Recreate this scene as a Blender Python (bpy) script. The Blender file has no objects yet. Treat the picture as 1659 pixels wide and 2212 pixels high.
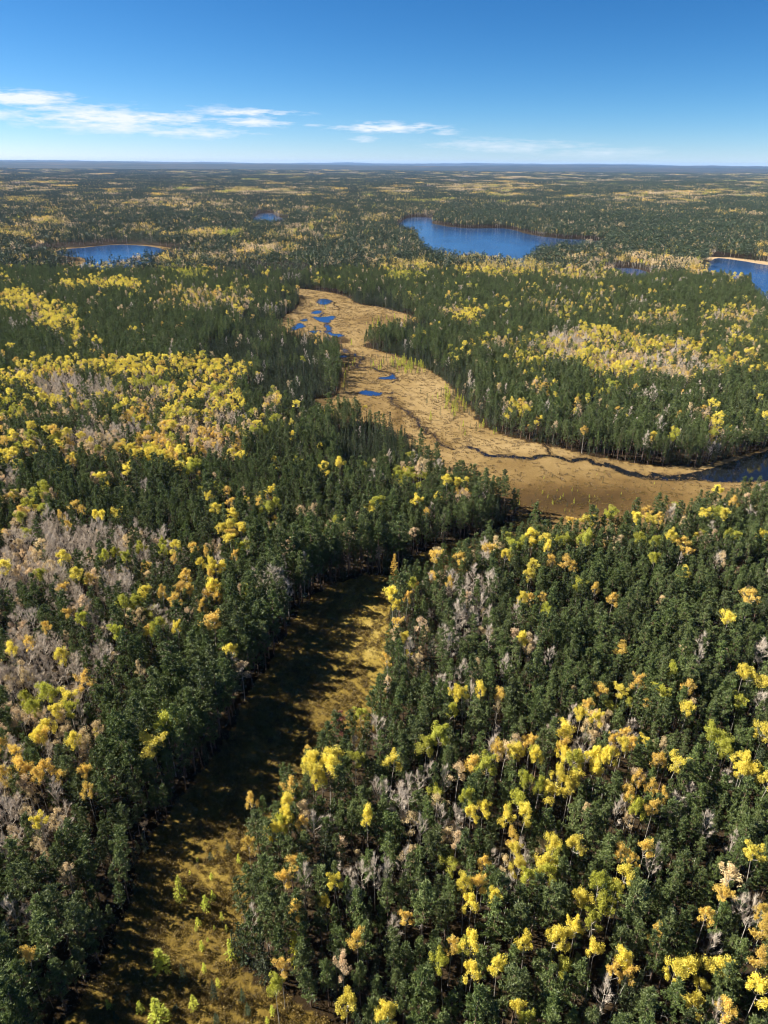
import bpy, math
import numpy as np
from mathutils import Matrix, Vector, Euler

R = math.radians
SC = bpy.context.scene
COL = SC.collection
rng = np.random.default_rng(7)

# ------------------------------------------------------------------ camera
H = 125.0                     # height of the camera above the valley floor
PITCH, ROLL = 27.0, 0.35
cam_d = bpy.data.cameras.new('camera')
cam_d.sensor_fit = 'VERTICAL'
cam_d.sensor_height = 36.0
cam_d.sensor_width = 27.0
cam_d.lens = 24.0
cam_d.clip_start = 0.5
cam_d.clip_end = 200000.0
cam = bpy.data.objects.new('camera', cam_d)
COL.objects.link(cam)
CM = Matrix.Rotation(R(90 - PITCH), 4, 'X') @ Matrix.Rotation(R(ROLL), 4, 'Z')
CM.translation = Vector((0, 0, H))
cam.matrix_world = CM
SC.camera = cam
M3 = np.array(CM.to_3x3())
FPX, CX, CY = 1474.67, 829.5, 1106.0      # photo measured at 1659 x 2212


def ray(u, v):
    u = np.asarray(u, float); v = np.asarray(v, float)
    d = np.stack([(u - CX) / FPX, -(v - CY) / FPX, -np.ones_like(u)], -1)
    return d @ M3.T


def ground(u, v, z=0.0):
    d = ray(u, v)
    t = (z - H) / d[..., 2]
    return np.stack([d[..., 0] * t, d[..., 1] * t], -1)


def project(p):
    q = (np.asarray(p, float) - np.array([0, 0, H])) @ M3
    dep = np.maximum(-q[..., 2], 1e-3)
    return CX + FPX * q[..., 0] / dep, CY - FPX * q[..., 1] / dep, dep


# ------------------------------------------------------------------ light
SUN_EL, SUN_AZ = 36.5, -76.0       # azimuth from +Y towards +X
sun_dir = Vector((math.sin(R(SUN_AZ)) * math.cos(R(SUN_EL)),
                  math.cos(R(SUN_AZ)) * math.cos(R(SUN_EL)), math.sin(R(SUN_EL))))
sun_d = bpy.data.lights.new('sun', 'SUN')
sun_d.energy = 5.0
sun_d.angle = R(0.53)
sun_d.color = (1.0, 0.93, 0.82)
sun = bpy.data.objects.new('sun', sun_d)
sun.rotation_euler = (-sun_dir).to_track_quat('-Z', 'Y').to_euler()
COL.objects.link(sun)

SC.view_settings.view_transform = 'Standard'
SC.view_settings.look = 'None'
SC.view_settings.gamma = 1.0
SC.view_settings.exposure = 1.58
SC.view_settings.use_curve_mapping = False
SC.cycles.max_bounces = 5
SC.cycles.diffuse_bounces = 2
SC.cycles.glossy_bounces = 2
SC.cycles.transmission_bounces = 3
SC.cycles.transparent_max_bounces = 6
SC.cycles.volume_bounces = 0
SC.cycles.use_denoising = True
SC.cycles.denoiser = 'OPENIMAGEDENOISE'
SC.cycles.denoising_input_passes = 'RGB_ALBEDO_NORMAL'
SC.cycles.use_adaptive_sampling = True
SC.cycles.adaptive_threshold = 0.025
SC.cycles.sample_clamp_indirect = 3.0
SC.cycles.filter_width = 1.15


class NT:
    """small helper to write node trees"""
    def __init__(self, tree):
        self.t = tree
        tree.nodes.clear()

    def n(self, kind, **kw):
        nd = self.t.nodes.new(kind)
        for k, v in kw.items():
            if k.startswith('i_'):
                key = k[2:]
                nd.inputs[int(key) if key.isdigit() else key.replace('_', ' ')].default_value = v
            else:
                setattr(nd, k, v)
        return nd

    def link(self, a, b):
        self.t.links.new(a, b)

    def val(self, sock, x):
        if hasattr(x, 'is_output'):
            self.t.links.new(x, sock)
        else:
            sock.default_value = x

    def math(self, op, a, b=0.0, c=0.0, clamp=False):
        nd = self.t.nodes.new('ShaderNodeMath')
        nd.operation = op
        nd.use_clamp = clamp
        for s, x in zip(nd.inputs, (a, b, c)):
            self.val(s, x)
        return nd.outputs[0]

    def mix(self, f, a, b, mode='MIX'):
        nd = self.t.nodes.new('ShaderNodeMix')
        nd.data_type = 'RGBA'
        nd.blend_type = mode
        self.val(nd.inputs[0], f)
        for s, x in ((nd.inputs[6], a), (nd.inputs[7], b)):
            if isinstance(x, tuple) and len(x) == 3:
                x = x + (1,)
            self.val(s, x)
        return nd.outputs[2]

    def ramp(self, f, stops):
        nd = self.t.nodes.new('ShaderNodeValToRGB')
        el = nd.color_ramp.elements
        while len(el) < len(stops):
            el.new(0.5)
        for e, (p, c) in zip(el, stops):
            e.position = p
            e.color = tuple(c) + (1,) if len(c) == 3 else c
        self.val(nd.inputs[0], f)
        return nd.outputs[0]

    def noise(self, vec, scale, detail=4, rough=0.55):
        nd = self.t.nodes.new('ShaderNodeTexNoise')
        nd.inputs['Scale'].default_value = scale
        nd.inputs['Detail'].default_value = detail
        nd.inputs['Roughness'].default_value = rough
        if vec is not None:
            self.t.links.new(vec, nd.inputs['Vector'])
        return nd.outputs[0]


world = bpy.data.worlds.new('World')
SC.world = world
world.use_nodes = True
W = NT(world.node_tree)
sky = W.n('ShaderNodeTexSky', sky_type='NISHITA', sun_disc=False, sun_elevation=R(SUN_EL), sun_rotation=R(SUN_AZ),
          altitude=0.0, air_density=0.6, dust_density=0.0, ozone_density=6.0)
tc = W.n('ShaderNodeTexCoord')
sep = W.n('ShaderNodeSeparateXYZ')
W.link(tc.outputs['Generated'], sep.inputs[0])
az = W.math('ARCTAN2', sep.outputs[0], sep.outputs[1])
el = W.math('ARCSINE', sep.outputs[2])
comb = W.n('ShaderNodeCombineXYZ')
W.val(comb.inputs[0], W.math('MULTIPLY', az, 10.0))
W.val(comb.inputs[1], W.math('MULTIPLY', el, 75.0))
n1 = W.noise(comb.outputs[0], 1.3, 7, 0.6)
comb2 = W.n('ShaderNodeCombineXYZ')
W.val(comb2.inputs[0], W.math('MULTIPLY', az, 34.0))
W.val(comb2.inputs[1], W.math('MULTIPLY', el, 210.0))
n2 = W.noise(comb2.outputs[0], 1.5, 5, 0.6)
nz = W.math('ADD', W.math('MULTIPLY', W.math('SUBTRACT', n1, 0.5), 3.0), W.math('MULTIPLY', W.math('SUBTRACT', n2, 0.5), 2.2))
# thin cloud streaks low in the sky: measured in the photo, kept as azimuth / elevation
CLOUDS = [(40, 211, 95, 15, .95), (190, 243, 150, 15, .75), (255, 258, 190, 17, .95), (330, 257, 130, 10, .9), (420, 287, 110, 11, .7), (235, 272, 170, 14, .6),
          (460, 240, 45, 9, .6), (535, 243, 95, 7, .95), (545, 264, 80, 9, .9), (680, 271, 22, 4, .6),
          (845, 276, 110, 10, .95), (960, 285, 32, 6, .6), (790, 300, 30, 8, .5), (1090, 315, 170, 13, .4), (1300, 330, 150, 10, .28), (-10, 247, 40, 10, .6)]
tot = None
for (u, v, ru, rv, s) in CLOUDS:
    d = ray(u, v); d /= np.linalg.norm(d)
    a0 = math.atan2(d[0], d[1]); e0 = math.asin(d[2])
    ra, re = ru / 1500.0, rv / 1560.0
    qa = W.math('DIVIDE', W.math('SUBTRACT', az, a0), ra)
    qe = W.math('DIVIDE', W.math('SUBTRACT', el, e0), re)
    rr = W.math('SQRT', W.math('ADD', W.math('MULTIPLY', qa, qa), W.math('MULTIPLY', qe, qe)))
    g = W.math('SUBTRACT', 1.1, rr)
    g = W.math('MULTIPLY', W.math('ADD', g, nz), s * 1.05, clamp=True)
    inside = W.math('SUBTRACT', 1.75, rr, clamp=True)
    g = W.math('MULTIPLY', g, inside)
    tot = g if tot is None else W.math('MAXIMUM', tot, g)
sc_ = W.n('ShaderNodeSeparateColor'); W.link(sky.outputs[0], sc_.inputs[0])
cc_ = W.n('ShaderNodeCombineColor')
for i_, (g_, k_) in enumerate(((1.85, 2.6), (1.29, 1.10), (1.07, 0.86))):   # the deep, clear autumn blue of the photo
    W.val(cc_.inputs[i_], W.math('MULTIPLY', W.math('POWER', W.math('MULTIPLY', sc_.outputs[i_], .055), g_), k_ / .055))
cl = W.mix(W.math('MULTIPLY', tot, 0.95, clamp=True), cc_.outputs[0], (6.2, 6.5, 6.9))
bg = W.n('ShaderNodeBackground', i_Strength=0.052)
W.link(cl, bg.inputs[0])
wo = W.n('ShaderNodeOutputWorld')
W.link(bg.outputs[0], wo.inputs[0])


# ------------------------------------------------------------------ helpers
def vnoise(x, y, seed=0):
    xi = np.floor(x).astype(np.int64); yi = np.floor(y).astype(np.int64)
    fx = x - xi; fy = y - yi
    fx = fx * fx * (3 - 2 * fx); fy = fy * fy * (3 - 2 * fy)

    def h(a, b):
        k = (a * 374761393 + b * 668265263 + seed * 1442695041) & 0x7fffffff
        k = ((k ^ (k >> 13)) * 1274126177) & 0x7fffffff
        k = (k ^ (k >> 16)) & 0xffff
        return k / 65535.0
    return (h(xi, yi) * (1 - fx) + h(xi + 1, yi) * fx) * (1 - fy) + (h(xi, yi + 1) * (1 - fx) + h(xi + 1, yi + 1) * fx) * fy


def fbm(x, y, seed=0, o=4):
    s, a, t = 0, 1.0, 0
    for i in range(o):
        s = s + a * vnoise(x * 2 ** i, y * 2 ** i, seed + i * 17)
        t += a; a *= 0.5
    return s / t


def inpoly(P, poly):
    x, y = P[:, 0], P[:, 1]
    ins = np.zeros(len(P), bool)
    n = len(poly)
    lo, hi = poly.min(0), poly.max(0)
    near = np.where((x >= lo[0]) & (x <= hi[0]) & (y >= lo[1]) & (y <= hi[1]))[0]
    if len(near) == 0:
        return ins
    xs, ys = x[near], y[near]
    c = np.zeros(len(near), bool)
    j = n - 1
    for i in range(n):
        xi, yi = poly[i]; xj, yj = poly[j]
        if yi != yj:
            c ^= ((yi > ys) != (yj > ys)) & (xs < (xj - xi) * (ys - yi) / (yj - yi) + xi)
        j = i
    ins[near] = c
    return ins


def smooth_poly(P, jit=0.0, seed=1, sub=5):
    """closed Catmull-Rom through the points with a little shoreline jitter"""
    P = np.asarray(P, float)
    n = len(P)
    out = []
    for i in range(n):
        p0, p1, p2, p3 = P[i - 1], P[i], P[(i + 1) % n], P[(i + 2) % n]
        for k in range(sub):
            t = k / sub
            out.append(0.5 * ((2 * p1) + (-p0 + p2) * t + (2 * p0 - 5 * p1 + 4 * p2 - p3) * t * t + (-p0 + 3 * p1 - 3 * p2 + p3) * t ** 3))
    out = np.array(out)
    if jit:
        r = np.random.default_rng(seed)
        out = out + r.normal(0, jit, out.shape)
    return out


def mesh_from(name, parts, mats):
    """parts: list of (verts Nx3, faces MxK, material index)"""
    me = bpy.data.meshes.new(name)
    V, loops, starts, mi = [], [], [], []
    off = 0; lo = 0
    for (v, f, m) in parts:
        v = np.asarray(v, np.float32); f = np.asarray(f, np.int32)
        if len(f) == 0:
            continue
        V.append(v)
        loops.append((f + off).ravel())
        k = f.shape[1]
        starts.append(lo + np.arange(len(f)) * k)
        mi.append(np.full(len(f), m, np.int32))
        off += len(v); lo += f.size
    V = np.concatenate(V); loops = np.concatenate(loops); starts = np.concatenate(starts); mi = np.concatenate(mi)
    me.vertices.add(len(V)); me.vertices.foreach_set('co', V.ravel())
    me.loops.add(len(loops)); me.loops.foreach_set('vertex_index', loops.astype(np.int32))
    me.polygons.add(len(starts)); me.polygons.foreach_set('loop_start', starts.astype(np.int32))
    me.polygons.foreach_set('material_index', mi)
    for m in mats:
        me.materials.append(m)
    me.update(calc_edges=True)
    return me


def add_obj(name, data, parent=None, **props):
    o = bpy.data.objects.new(name, data)
    COL.objects.link(o)
    if parent is not None:
        o.parent = parent
    for k, v in props.items():
        o[k] = v
    return o


def principled(name, rough=0.9, spec=0.2):
    m = bpy.data.materials.new(name)
    m.use_nodes = True
    t = NT(m.node_tree)
    p = t.n('ShaderNodeBsdfPrincipled')
    p.inputs['Roughness'].default_value = rough
    p.inputs['Specular IOR Level'].default_value = spec
    o = t.n('ShaderNodeOutputMaterial')
    t.link(p.outputs[0], o.inputs[0])
    return m, t, p


def leaf_material(name, c1, c2, c3=None, trans=0.35, tc_col=None, jitter=0.35):
    """foliage: colour varies over the crown and from tree to tree; light passes through"""
    m = bpy.data.materials.new(name)
    m.use_nodes = True
    t = NT(m.node_tree)
    oi = t.n('ShaderNodeObjectInfo')
    geo = t.n('ShaderNodeNewGeometry')
    nz = t.noise(geo.outputs['Position'], 0.9, 3, 0.65)
    isl = geo.outputs['Random Per Island']
    f = t.math('ADD', t.math('MULTIPLY', nz, 0.55), t.math('MULTIPLY', isl, 0.45))
    f = t.math('MULTIPLY_ADD', t.math('SUBTRACT', f, 0.5), 1.7, 0.5, clamp=True)
    col = t.mix(f, c1, c2)
    if c3 is not None:
        g = t.math('MULTIPLY_ADD', oi.outputs['Random'], 1.0, -0.25, clamp=True)
        col = t.mix(t.math('MULTIPLY', g, 0.8), col, c3)
    hv = t.n('ShaderNodeHueSaturation')
    rnd = t.math('FRACT', t.math('MULTIPLY', oi.outputs['Random'], 7.31))
    t.val(hv.inputs['Value'], t.math('MULTIPLY_ADD', rnd, jitter * 2, 1.0 - jitter))
    t.link(col, hv.inputs['Color'])
    d = t.n('ShaderNodeBsdfDiffuse')
    tr = t.n('ShaderNodeBsdfTranslucent')
    t.link(hv.outputs[0], d.inputs[0]); t.link(hv.outputs[0], tr.inputs[0])
    gl = t.n('ShaderNodeBsdfGlossy', i_Roughness=0.6)
    gl.inputs[0].default_value = (1, 1, 1, 1)
    mx = t.n('ShaderNodeMixShader'); mx.inputs[0].default_value = trans
    t.link(d.outputs[0], mx.inputs[1]); t.link(tr.outputs[0], mx.inputs[2])
    mg = t.n('ShaderNodeMixShader'); mg.inputs[0].default_value = 0.03
    t.link(mx.outputs[0], mg.inputs[1]); t.link(gl.outputs[0], mg.inputs[2])
    o = t.n('ShaderNodeOutputMaterial')
    t.link(mg.outputs[0], o.inputs[0])
    return m


def bark_material(name, c1, c2, scale=3.0):
    m, t, p = principled(name, 0.9, 0.15)
    geo = t.n('ShaderNodeNewGeometry')
    nz = t.noise(geo.outputs['Position'], scale, 4, 0.7)
    t.link(t.ramp(nz, [(0.35, c1), (0.62, c2)]), p.inputs['Base Color'])
    return m


MAT = {}
MAT['pine'] = leaf_material('pine_needles', (0.030, 0.056, 0.012), (0.140, 0.185, 0.042), (0.120, 0.142, 0.046), 0.22, jitter=0.25)
MAT['spruce'] = leaf_material('spruce_needles', (0.020, 0.040, 0.015), (0.075, 0.105, 0.036), (0.080, 0.092, 0.034), 0.15, jitter=0.25)
MAT['far_yellow'] = leaf_material('far_aspen_leaves', (0.42, 0.33, 0.06), (0.60, 0.48, 0.13), (0.50, 0.38, 0.12), 0.3, jitter=0.2)
MAT['far_pine'] = leaf_material('far_pine_needles', (0.018, 0.034, 0.012), (0.055, 0.082, 0.026), (0.045, 0.062, 0.026), 0.1, jitter=0.3)  # darker than near needles: self-shadow the coarse far crowns lack is in the colour
MAT['larch'] = leaf_material('larch_needles', (0.42, 0.46, 0.04), (0.66, 0.70, 0.10), (0.68, 0.62, 0.09), 0.35, jitter=0.2)
MAT['lime'] = leaf_material('lime_aspen_leaves', (0.30, 0.30, 0.03), (0.52, 0.50, 0.06), (0.40, 0.42, 0.05), 0.4, jitter=0.15)
MAT['yellow'] = leaf_material('yellow_aspen_leaves', (0.62, 0.50, 0.04), (0.88, 0.75, 0.14), (0.80, 0.70, 0.10), 0.4, jitter=0.15)
MAT['gold'] = leaf_material('golden_aspen_leaves', (0.64, 0.42, 0.05), (0.80, 0.62, 0.16), (0.74, 0.50, 0.12), 0.4, jitter=0.15)
MAT['pale'] = leaf_material('pale_birch_leaves', (0.58, 0.44, 0.20), (0.70, 0.56, 0.32), (0.62, 0.44, 0.30), 0.35, jitter=0.2)
MAT['rust'] = leaf_material('dead_pine_needles', (0.20, 0.07, 0.04), (0.32, 0.13, 0.08), None, 0.2, jitter=0.1)
MAT['bark_pine'] = bark_material('pine_bark', (0.10, 0.065, 0.045), (0.22, 0.15, 0.11))
MAT['bark_spruce'] = bark_material('spruce_bark', (0.07, 0.06, 0.05), (0.16, 0.14, 0.12))
MAT['bark_aspen'] = bark_material('aspen_bark', (0.26, 0.23, 0.19), (0.52, 0.48, 0.41))
MAT['twig'] = bark_material('grey_twigs', (0.48, 0.41, 0.33), (0.70, 0.61, 0.50))
MAT['twig_dead'] = bark_material('dead_branches', (0.20, 0.18, 0.16), (0.36, 0.33, 0.29))

# ------------------------------------------------------------------ layout of the clearings and waters (photo measurements laid onto the valley floor)
def G(pts):
    p = np.array(pts, float)
    return ground(p[:, 0], p[:, 1])


def C4(pts):   # measured in an enlarged crop of the meadow
    p = np.array(pts, float)
    return np.stack([(800 + p[:, 0] / 1.659) / 1.507, (900 + p[:, 1] / 1.659) / 1.507], -1)


def C3(pts):   # measured in an enlarged crop of the creek mouth
    p = np.array(pts, float)
    return np.stack([(1500 + p[:, 0] / 1.659) / 1.507, (1350 + p[:, 1] / 1.659) / 1.507], -1)


BOG = smooth_poly(G([(848, 1240), (780, 1246), (725, 1262), (675, 1290), (635, 1340), (598, 1405), (560, 1470), (515, 1545), (465, 1625), (405, 1705), (345, 1785),
                     (312, 1845), (290, 1905), (268, 1965), (246, 2030), (212, 2100), (172, 2170), (110, 2260), (200, 2400), (800, 2400), (770, 2290), (722, 2215), (660, 2172), (600, 2142),
                     (548, 2112), (524, 2072), (526, 2020), (536, 1950), (545, 1870), (572, 1810), (622, 1740), (682, 1680), (742, 1635), (800, 1585),
                     (832, 1500), (838, 1400), (850, 1310), (900, 1282), (960, 1255), (1040, 1222), (1120, 1190), (1180, 1150), (1130, 1112), (1105, 1125), (1060, 1152), (980, 1172), (900, 1200)]), 0.5, 3)
MEADOW = smooth_poly(G([(598, 630), (640, 624), (700, 630), (748, 641), (772, 656), (830, 666), (905, 690), (872, 712), (822, 730), (788, 748), (838, 764), (900, 785), (948, 815), (985, 850),
                        (1018, 884), (1042, 918), (1100, 943), (1180, 963), (1290, 988), (1400, 1005), (1480, 1007), (1545, 1000), (1659, 968), (1760, 940),
                        (1800, 1100), (1659, 1092), (1500, 1118), (1400, 1150), (1270, 1185), (1150, 1185), (1128, 1120), (1095, 1105), (1050, 1084), (980, 1052), (915, 1022), (896, 985),
                        (830, 937), (760, 910), (702, 902), (676, 888), (684, 862), (728, 852), (738, 805), (730, 774), (694, 744), (650, 733), (606, 722), (592, 702), (618, 682), (645, 659), (640, 640)]), 0.8, 4)
LAKES = {
    'round_lake': smooth_poly(G([(185, 535), (250, 529), (320, 532), (365, 543), (372, 553), (300, 573), (235, 586), (170, 588), (174, 573), (187, 565), (178, 557), (150, 555), (120, 547), (140, 539)]), 1.0, 5),
    'hidden_lake': smooth_poly(G([(556, 464), (583, 460), (598, 467), (622, 475), (622, 488), (590, 492), (545, 486)]), 1.0, 6),
    'long_lake': smooth_poly(G([(880, 471), (940, 472), (936, 483), (1000, 493), (1090, 494), (1140, 506), (1200, 515), (1295, 522), (1296, 538), (1200, 545), (1160, 553), (1145, 568), (1112, 576), (1040, 567), (965, 567), (918, 545), (898, 512), (858, 496)]), 1.5, 7),
    'shore_lake': smooth_poly(G([(1545, 559), (1600, 564), (1659, 573), (1800, 590), (1850, 720), (1700, 692), (1640, 662), (1615, 628), (1615, 616), (1560, 610), (1512, 592)]), 1.0, 8),
    'forest_pond': smooth_poly(G([(1300, 582), (1360, 580), (1400, 590), (1400, 614), (1335, 606)]), 0.8, 9),
    'far_pond': smooth_poly(G([(900, 406), (930, 405.5), (936, 412), (900, 413)]), 0.5, 10),
    'creek_mouth': smooth_poly(G([(1385, 1036), (1430, 1030), (1480, 1024), (1540, 1012), (1580, 998), (1630, 982), (1680, 968), (1800, 950), (1830, 1045), (1680, 1042), (1560, 1043), (1500, 1038), (1440, 1039)]), 0.4, 11),
}
MARSH = smooth_poly(G([(70, 547), (110, 537), (180, 533.2), (250, 527.4), (330, 530.6), (400, 541), (425, 546), (370, 558), (310, 572), (225, 580), (165, 582), (120, 572), (150, 566), (170, 560), (115, 553)]), 1.2, 12)
SAND = smooth_poly(G([(1490, 554), (1560, 556.5), (1640, 566), (1760, 580), (1800, 592), (1659, 576), (1600, 567), (1540, 561)]), 0.8, 13)
GLADE = smooth_poly(G([(1125, 1300), (1145, 1294), (1160, 1302), (1150, 1312), (1130, 1312)]), 0.3, 14)
def swell(P, kx=1.04, ky=1.08):
    c = P.mean(0)
    return c + (P - c) * [kx, ky]


PONDS = [smooth_poly(swell(G(C4(p))), 0.75, 20 + i, 5) for i, p in enumerate([
    [(388, 133), (405, 124), (440, 125), (470, 135), (455, 143), (440, 152), (395, 150)],
    [(358, 195), (385, 185), (410, 192), (400, 202), (365, 203)],
    [(360, 218), (400, 222), (475, 215), (472, 230), (450, 252), (420, 250), (385, 235)],
    [(425, 265), (445, 262), (465, 280), (460, 297), (435, 290)],
    [(245, 285), (275, 258), (300, 255), (318, 270), (285, 285), (255, 293)],
    [(340, 297), (398, 295), (395, 305), (355, 305)],
    [(432, 305), (460, 300), (480, 312), (515, 310), (515, 325), (490, 330), (455, 318)],
    [(488, 376), (512, 375), (514, 389), (496, 387)],
    [(523, 395), (541, 394), (543, 413), (529, 411)],
    [(472, 432), (500, 427), (540, 432), (520, 441), (485, 442)],
    [(715, 553), (760, 545), (790, 530), (810, 540), (800, 556), (750, 558)],
    [(612, 628), (640, 617), (690, 622), (738, 635), (700, 644), (640, 641)],
    [(300, 236), (326, 231), (332, 240), (306, 244)], [(428, 335), (452, 331), (472, 344), (446, 351)], [(470, 345), (500, 350), (545, 353), (520, 359), (485, 357)],
])]
STREAMS = [  # centre line (photo), half width in metres along the line
    (C4([(470, 138), (500, 178), (470, 186)]), 0.5),
    (C4([(410, 200), (400, 222)]), 0.8),
    (C4([(430, 250), (430, 268)]), 1.4), (C4([(445, 292), (445, 305)]), 1.6),
    (C4([(445, 330), (470, 345), (500, 352), (545, 354), (520, 342)]), 0.8),
    (C4([(510, 330), (505, 352), (490, 372), (520, 392), (535, 410), (590, 425), (640, 440), (612, 468), (605, 487), (650, 490), (700, 502), (745, 517), (792, 532)]), 1.0),
    (C4([(545, 355), (530, 362)]), 0.5),
    (C4([(810, 552), (822, 568), (800, 580)]), 0.5),
    (C4([(735, 634), (785, 640), (790, 625)]), 0.6),
    (C4([(780, 650), (800, 690), (860, 730), (900, 760), (940, 810), (985, 840), (1010, 870), (1050, 905), (1110, 926)]), 0.7),
    (C4([(1195, 926), (1240, 945), (1300, 962), (1370, 970), (1440, 965)]), 1.2),
    (C3([(205, 218), (300, 222), (400, 238), (470, 222), (520, 238), (620, 250), (680, 240), (760, 275)]), 1.3),
    (C3([(760, 275), (860, 305), (980, 330), (1100, 350), (1160, 338), (1210, 340), (1260, 335)]), 2.2),
    (C3([(470, 222), (480, 200), (460, 175), (440, 145)]), 0.45),
]


def ribbon(line, hw, seed):
    g = ground(line[:, 0], line[:, 1])
    seg = np.linalg.norm(np.diff(g, axis=0), axis=1); s = np.r_[0, np.cumsum(seg)]
    n = max(4, int(s[-1] / 2.0))
    q = np.linspace(0, s[-1], n)
    c = np.stack([np.interp(q, s, g[:, 0]), np.interp(q, s, g[:, 1])], -1)
    r = np.random.default_rng(seed)
    for k in range(2):
        c[1:-1] = (c[:-2] + c[1:-1] * 2 + c[2:]) / 4
    c[:, 0] += (vnoise(q / 5.0, q * 0, seed) - .5) * 3.4 + (vnoise(q / 2.2, q * 0, seed + 31) - .5) * 1.2
    c[:, 1] += (vnoise(q / 5.0, q * 0, seed + 5) - .5) * 6.0 + (vnoise(q / 2.2, q * 0, seed + 37) - .5) * 2.0
    t = np.gradient(c, axis=0); t /= np.linalg.norm(t, axis=1)[:, None] + 1e-9
    nrm = np.stack([-t[:, 1], t[:, 0]], -1)
    wd = hw * (0.6 + 0.9 * vnoise(q / 5.0, q * 0 + 3, seed + 9))
    # a stream seen lengthways keeps its width in depth as well
    return c + nrm * wd[:, None], c - nrm * wd[:, None], c, wd


RIB = [ribbon(l, w, 50 + i) for i, (l, w) in enumerate(STREAMS)]
OPEN = [BOG, MEADOW, MARSH, SAND, GLADE] + list(LAKES.values())
WATER = list(LAKES.values()) + PONDS

# distance-like mask so that the land lies flat around every opening
GX0, GY0, GS, GNX, GNY = -2000.0, 0.0, 10.0, 400, 400
gx, gy = np.meshgrid(GX0 + (np.arange(GNX) + .5) * GS, GY0 + (np.arange(GNY) + .5) * GS)
gp = np.stack([gx.ravel(), gy.ravel()], -1)
msk = np.zeros(len(gp), bool)
for p in OPEN:
    msk |= inpoly(gp, p)
msk = msk.reshape(GNY, GNX).astype(float)


def boxblur(a, r):
    for ax in (0, 1):
        b = np.pad(a, [(r + 1, r) if k == ax else (0, 0) for k in (0, 1)], mode='edge')
        c = np.cumsum(b, axis=ax)
        if ax == 0:
            a = (c[2 * r + 1:, :] - c[:-(2 * r + 1), :]) / (2 * r + 1)
        else:
            a = (c[:, 2 * r + 1:] - c[:, :-(2 * r + 1)]) / (2 * r + 1)
    return a


dil = (boxblur(msk, 3) > 0.001).astype(float)
MSK = boxblur(boxblur(dil, 6), 6)


def flatness(x, y):
    i = np.clip(((x - GX0) / GS).astype(int), 0, GNX - 1)
    j = np.clip(((y - GY0) / GS).astype(int), 0, GNY - 1)
    f = MSK[j, i]
    f = np.where((np.abs(x) > 1990) | (y > 3990), 0, f)
    return np.clip(1 - 1.6 * f, 0, 1)


def hz(x, y):
    """height of the land"""
    x = np.asarray(x, float); y = np.asarray(y, float)
    r = np.hypot(x, y)
    a = np.clip((r - 150) / 900, 0, 1) * 5.0 + np.clip((r - 1500) / 4000, 0, 1) * 14.0
    z = a * (fbm(x / 260.0, y / 200.0, 3, 3) - 0.42) * flatness(x, y) * 1.6
    far = np.clip((r - 4000) / 9000, 0, 1)
    z = z + far * 38 * (fbm(x / 2600.0, y / 1300.0, 11, 4) - 0.45)
    ridge = np.clip((r - 14000) / 14000, 0, 1)
    z = z + ridge * (85 + 330 * (fbm(x / 8000.0 + 3.3, y / 4000.0, 23, 5) - 0.46))
    return z


# ------------------------------------------------------------------ ground to the horizon
def earth_material():
    m, t, p = principled('forest_floor', 0.95, 0.1)
    geo = t.n('ShaderNodeNewGeometry')
    pos = geo.outputs['Position']
    a = t.noise(pos, 0.35, 6, 0.65)
    floor = t.ramp(a, [(0.3, (0.018, 0.013, 0.008)), (0.55, (0.042, 0.028, 0.014)), (0.75, (0.026, 0.027, 0.011))])
    # beyond the built trees the land carries the mean colours of the forest
    sx = t.n('ShaderNodeMapping'); sx.inputs['Scale'].default_value = (0.0006, 0.0022, 0.0)
    t.link(pos, sx.inputs['Vector'])
    b = t.noise(sx.outputs[0], 1.0, 9, 0.68)
    canopy = t.ramp(b, [(0.36, (0.012, 0.022, 0.014)), (0.47, (0.022, 0.030, 0.018)), (0.56, (0.050, 0.046, 0.026)), (0.66, (0.09, 0.070, 0.035)), (0.78, (0.03, 0.034, 0.018))])
    dist = t.n('ShaderNodeVectorMath', operation='LENGTH')
    t.link(pos, dist.inputs[0])
    k = t.math('MULTIPLY_ADD', dist.outputs['Value'], 1 / 3000.0, -0.9, clamp=True)
    t.link(t.mix(k, floor, canopy), p.inputs['Base Color'])
    bp = t.n('ShaderNodeBump', i_Strength=0.5, i_Distance=0.3)
    t.link(t.noise(pos, 1.5, 4), bp.inputs['Height'])
    t.link(bp.outputs[0], p.inputs['Normal'])
    return m


radii = np.r_[np.arange(0, 300, 25.0), np.arange(300, 2600, 20.0), np.geomspace(2600, 48000, 200)]
ang = np.radians(np.linspace(-75, 75, 321))
rr_, aa_ = np.meshgrid(radii, ang, indexing='ij')
gx_, gy_ = rr_ * np.sin(aa_), rr_ * np.cos(aa_) - 60.0
gz_ = hz(gx_, gy_)
gz_[rr_ < 60] = 0
nr, na = rr_.shape
ii = np.arange(nr * na).reshape(nr, na)
F = np.stack([ii[:-1, :-1], ii[1:, :-1], ii[1:, 1:], ii[:-1, 1:]], -1).reshape(-1, 4)
V = np.stack([gx_, gy_, gz_], -1).reshape(-1, 3)
gme = mesh_from('ground', [(V, F[:, ::-1], 0)], [earth_material()])
gme.polygons.foreach_set('use_smooth', np.ones(len(F), bool))
add_obj('ground', gme, kind='structure')


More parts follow.
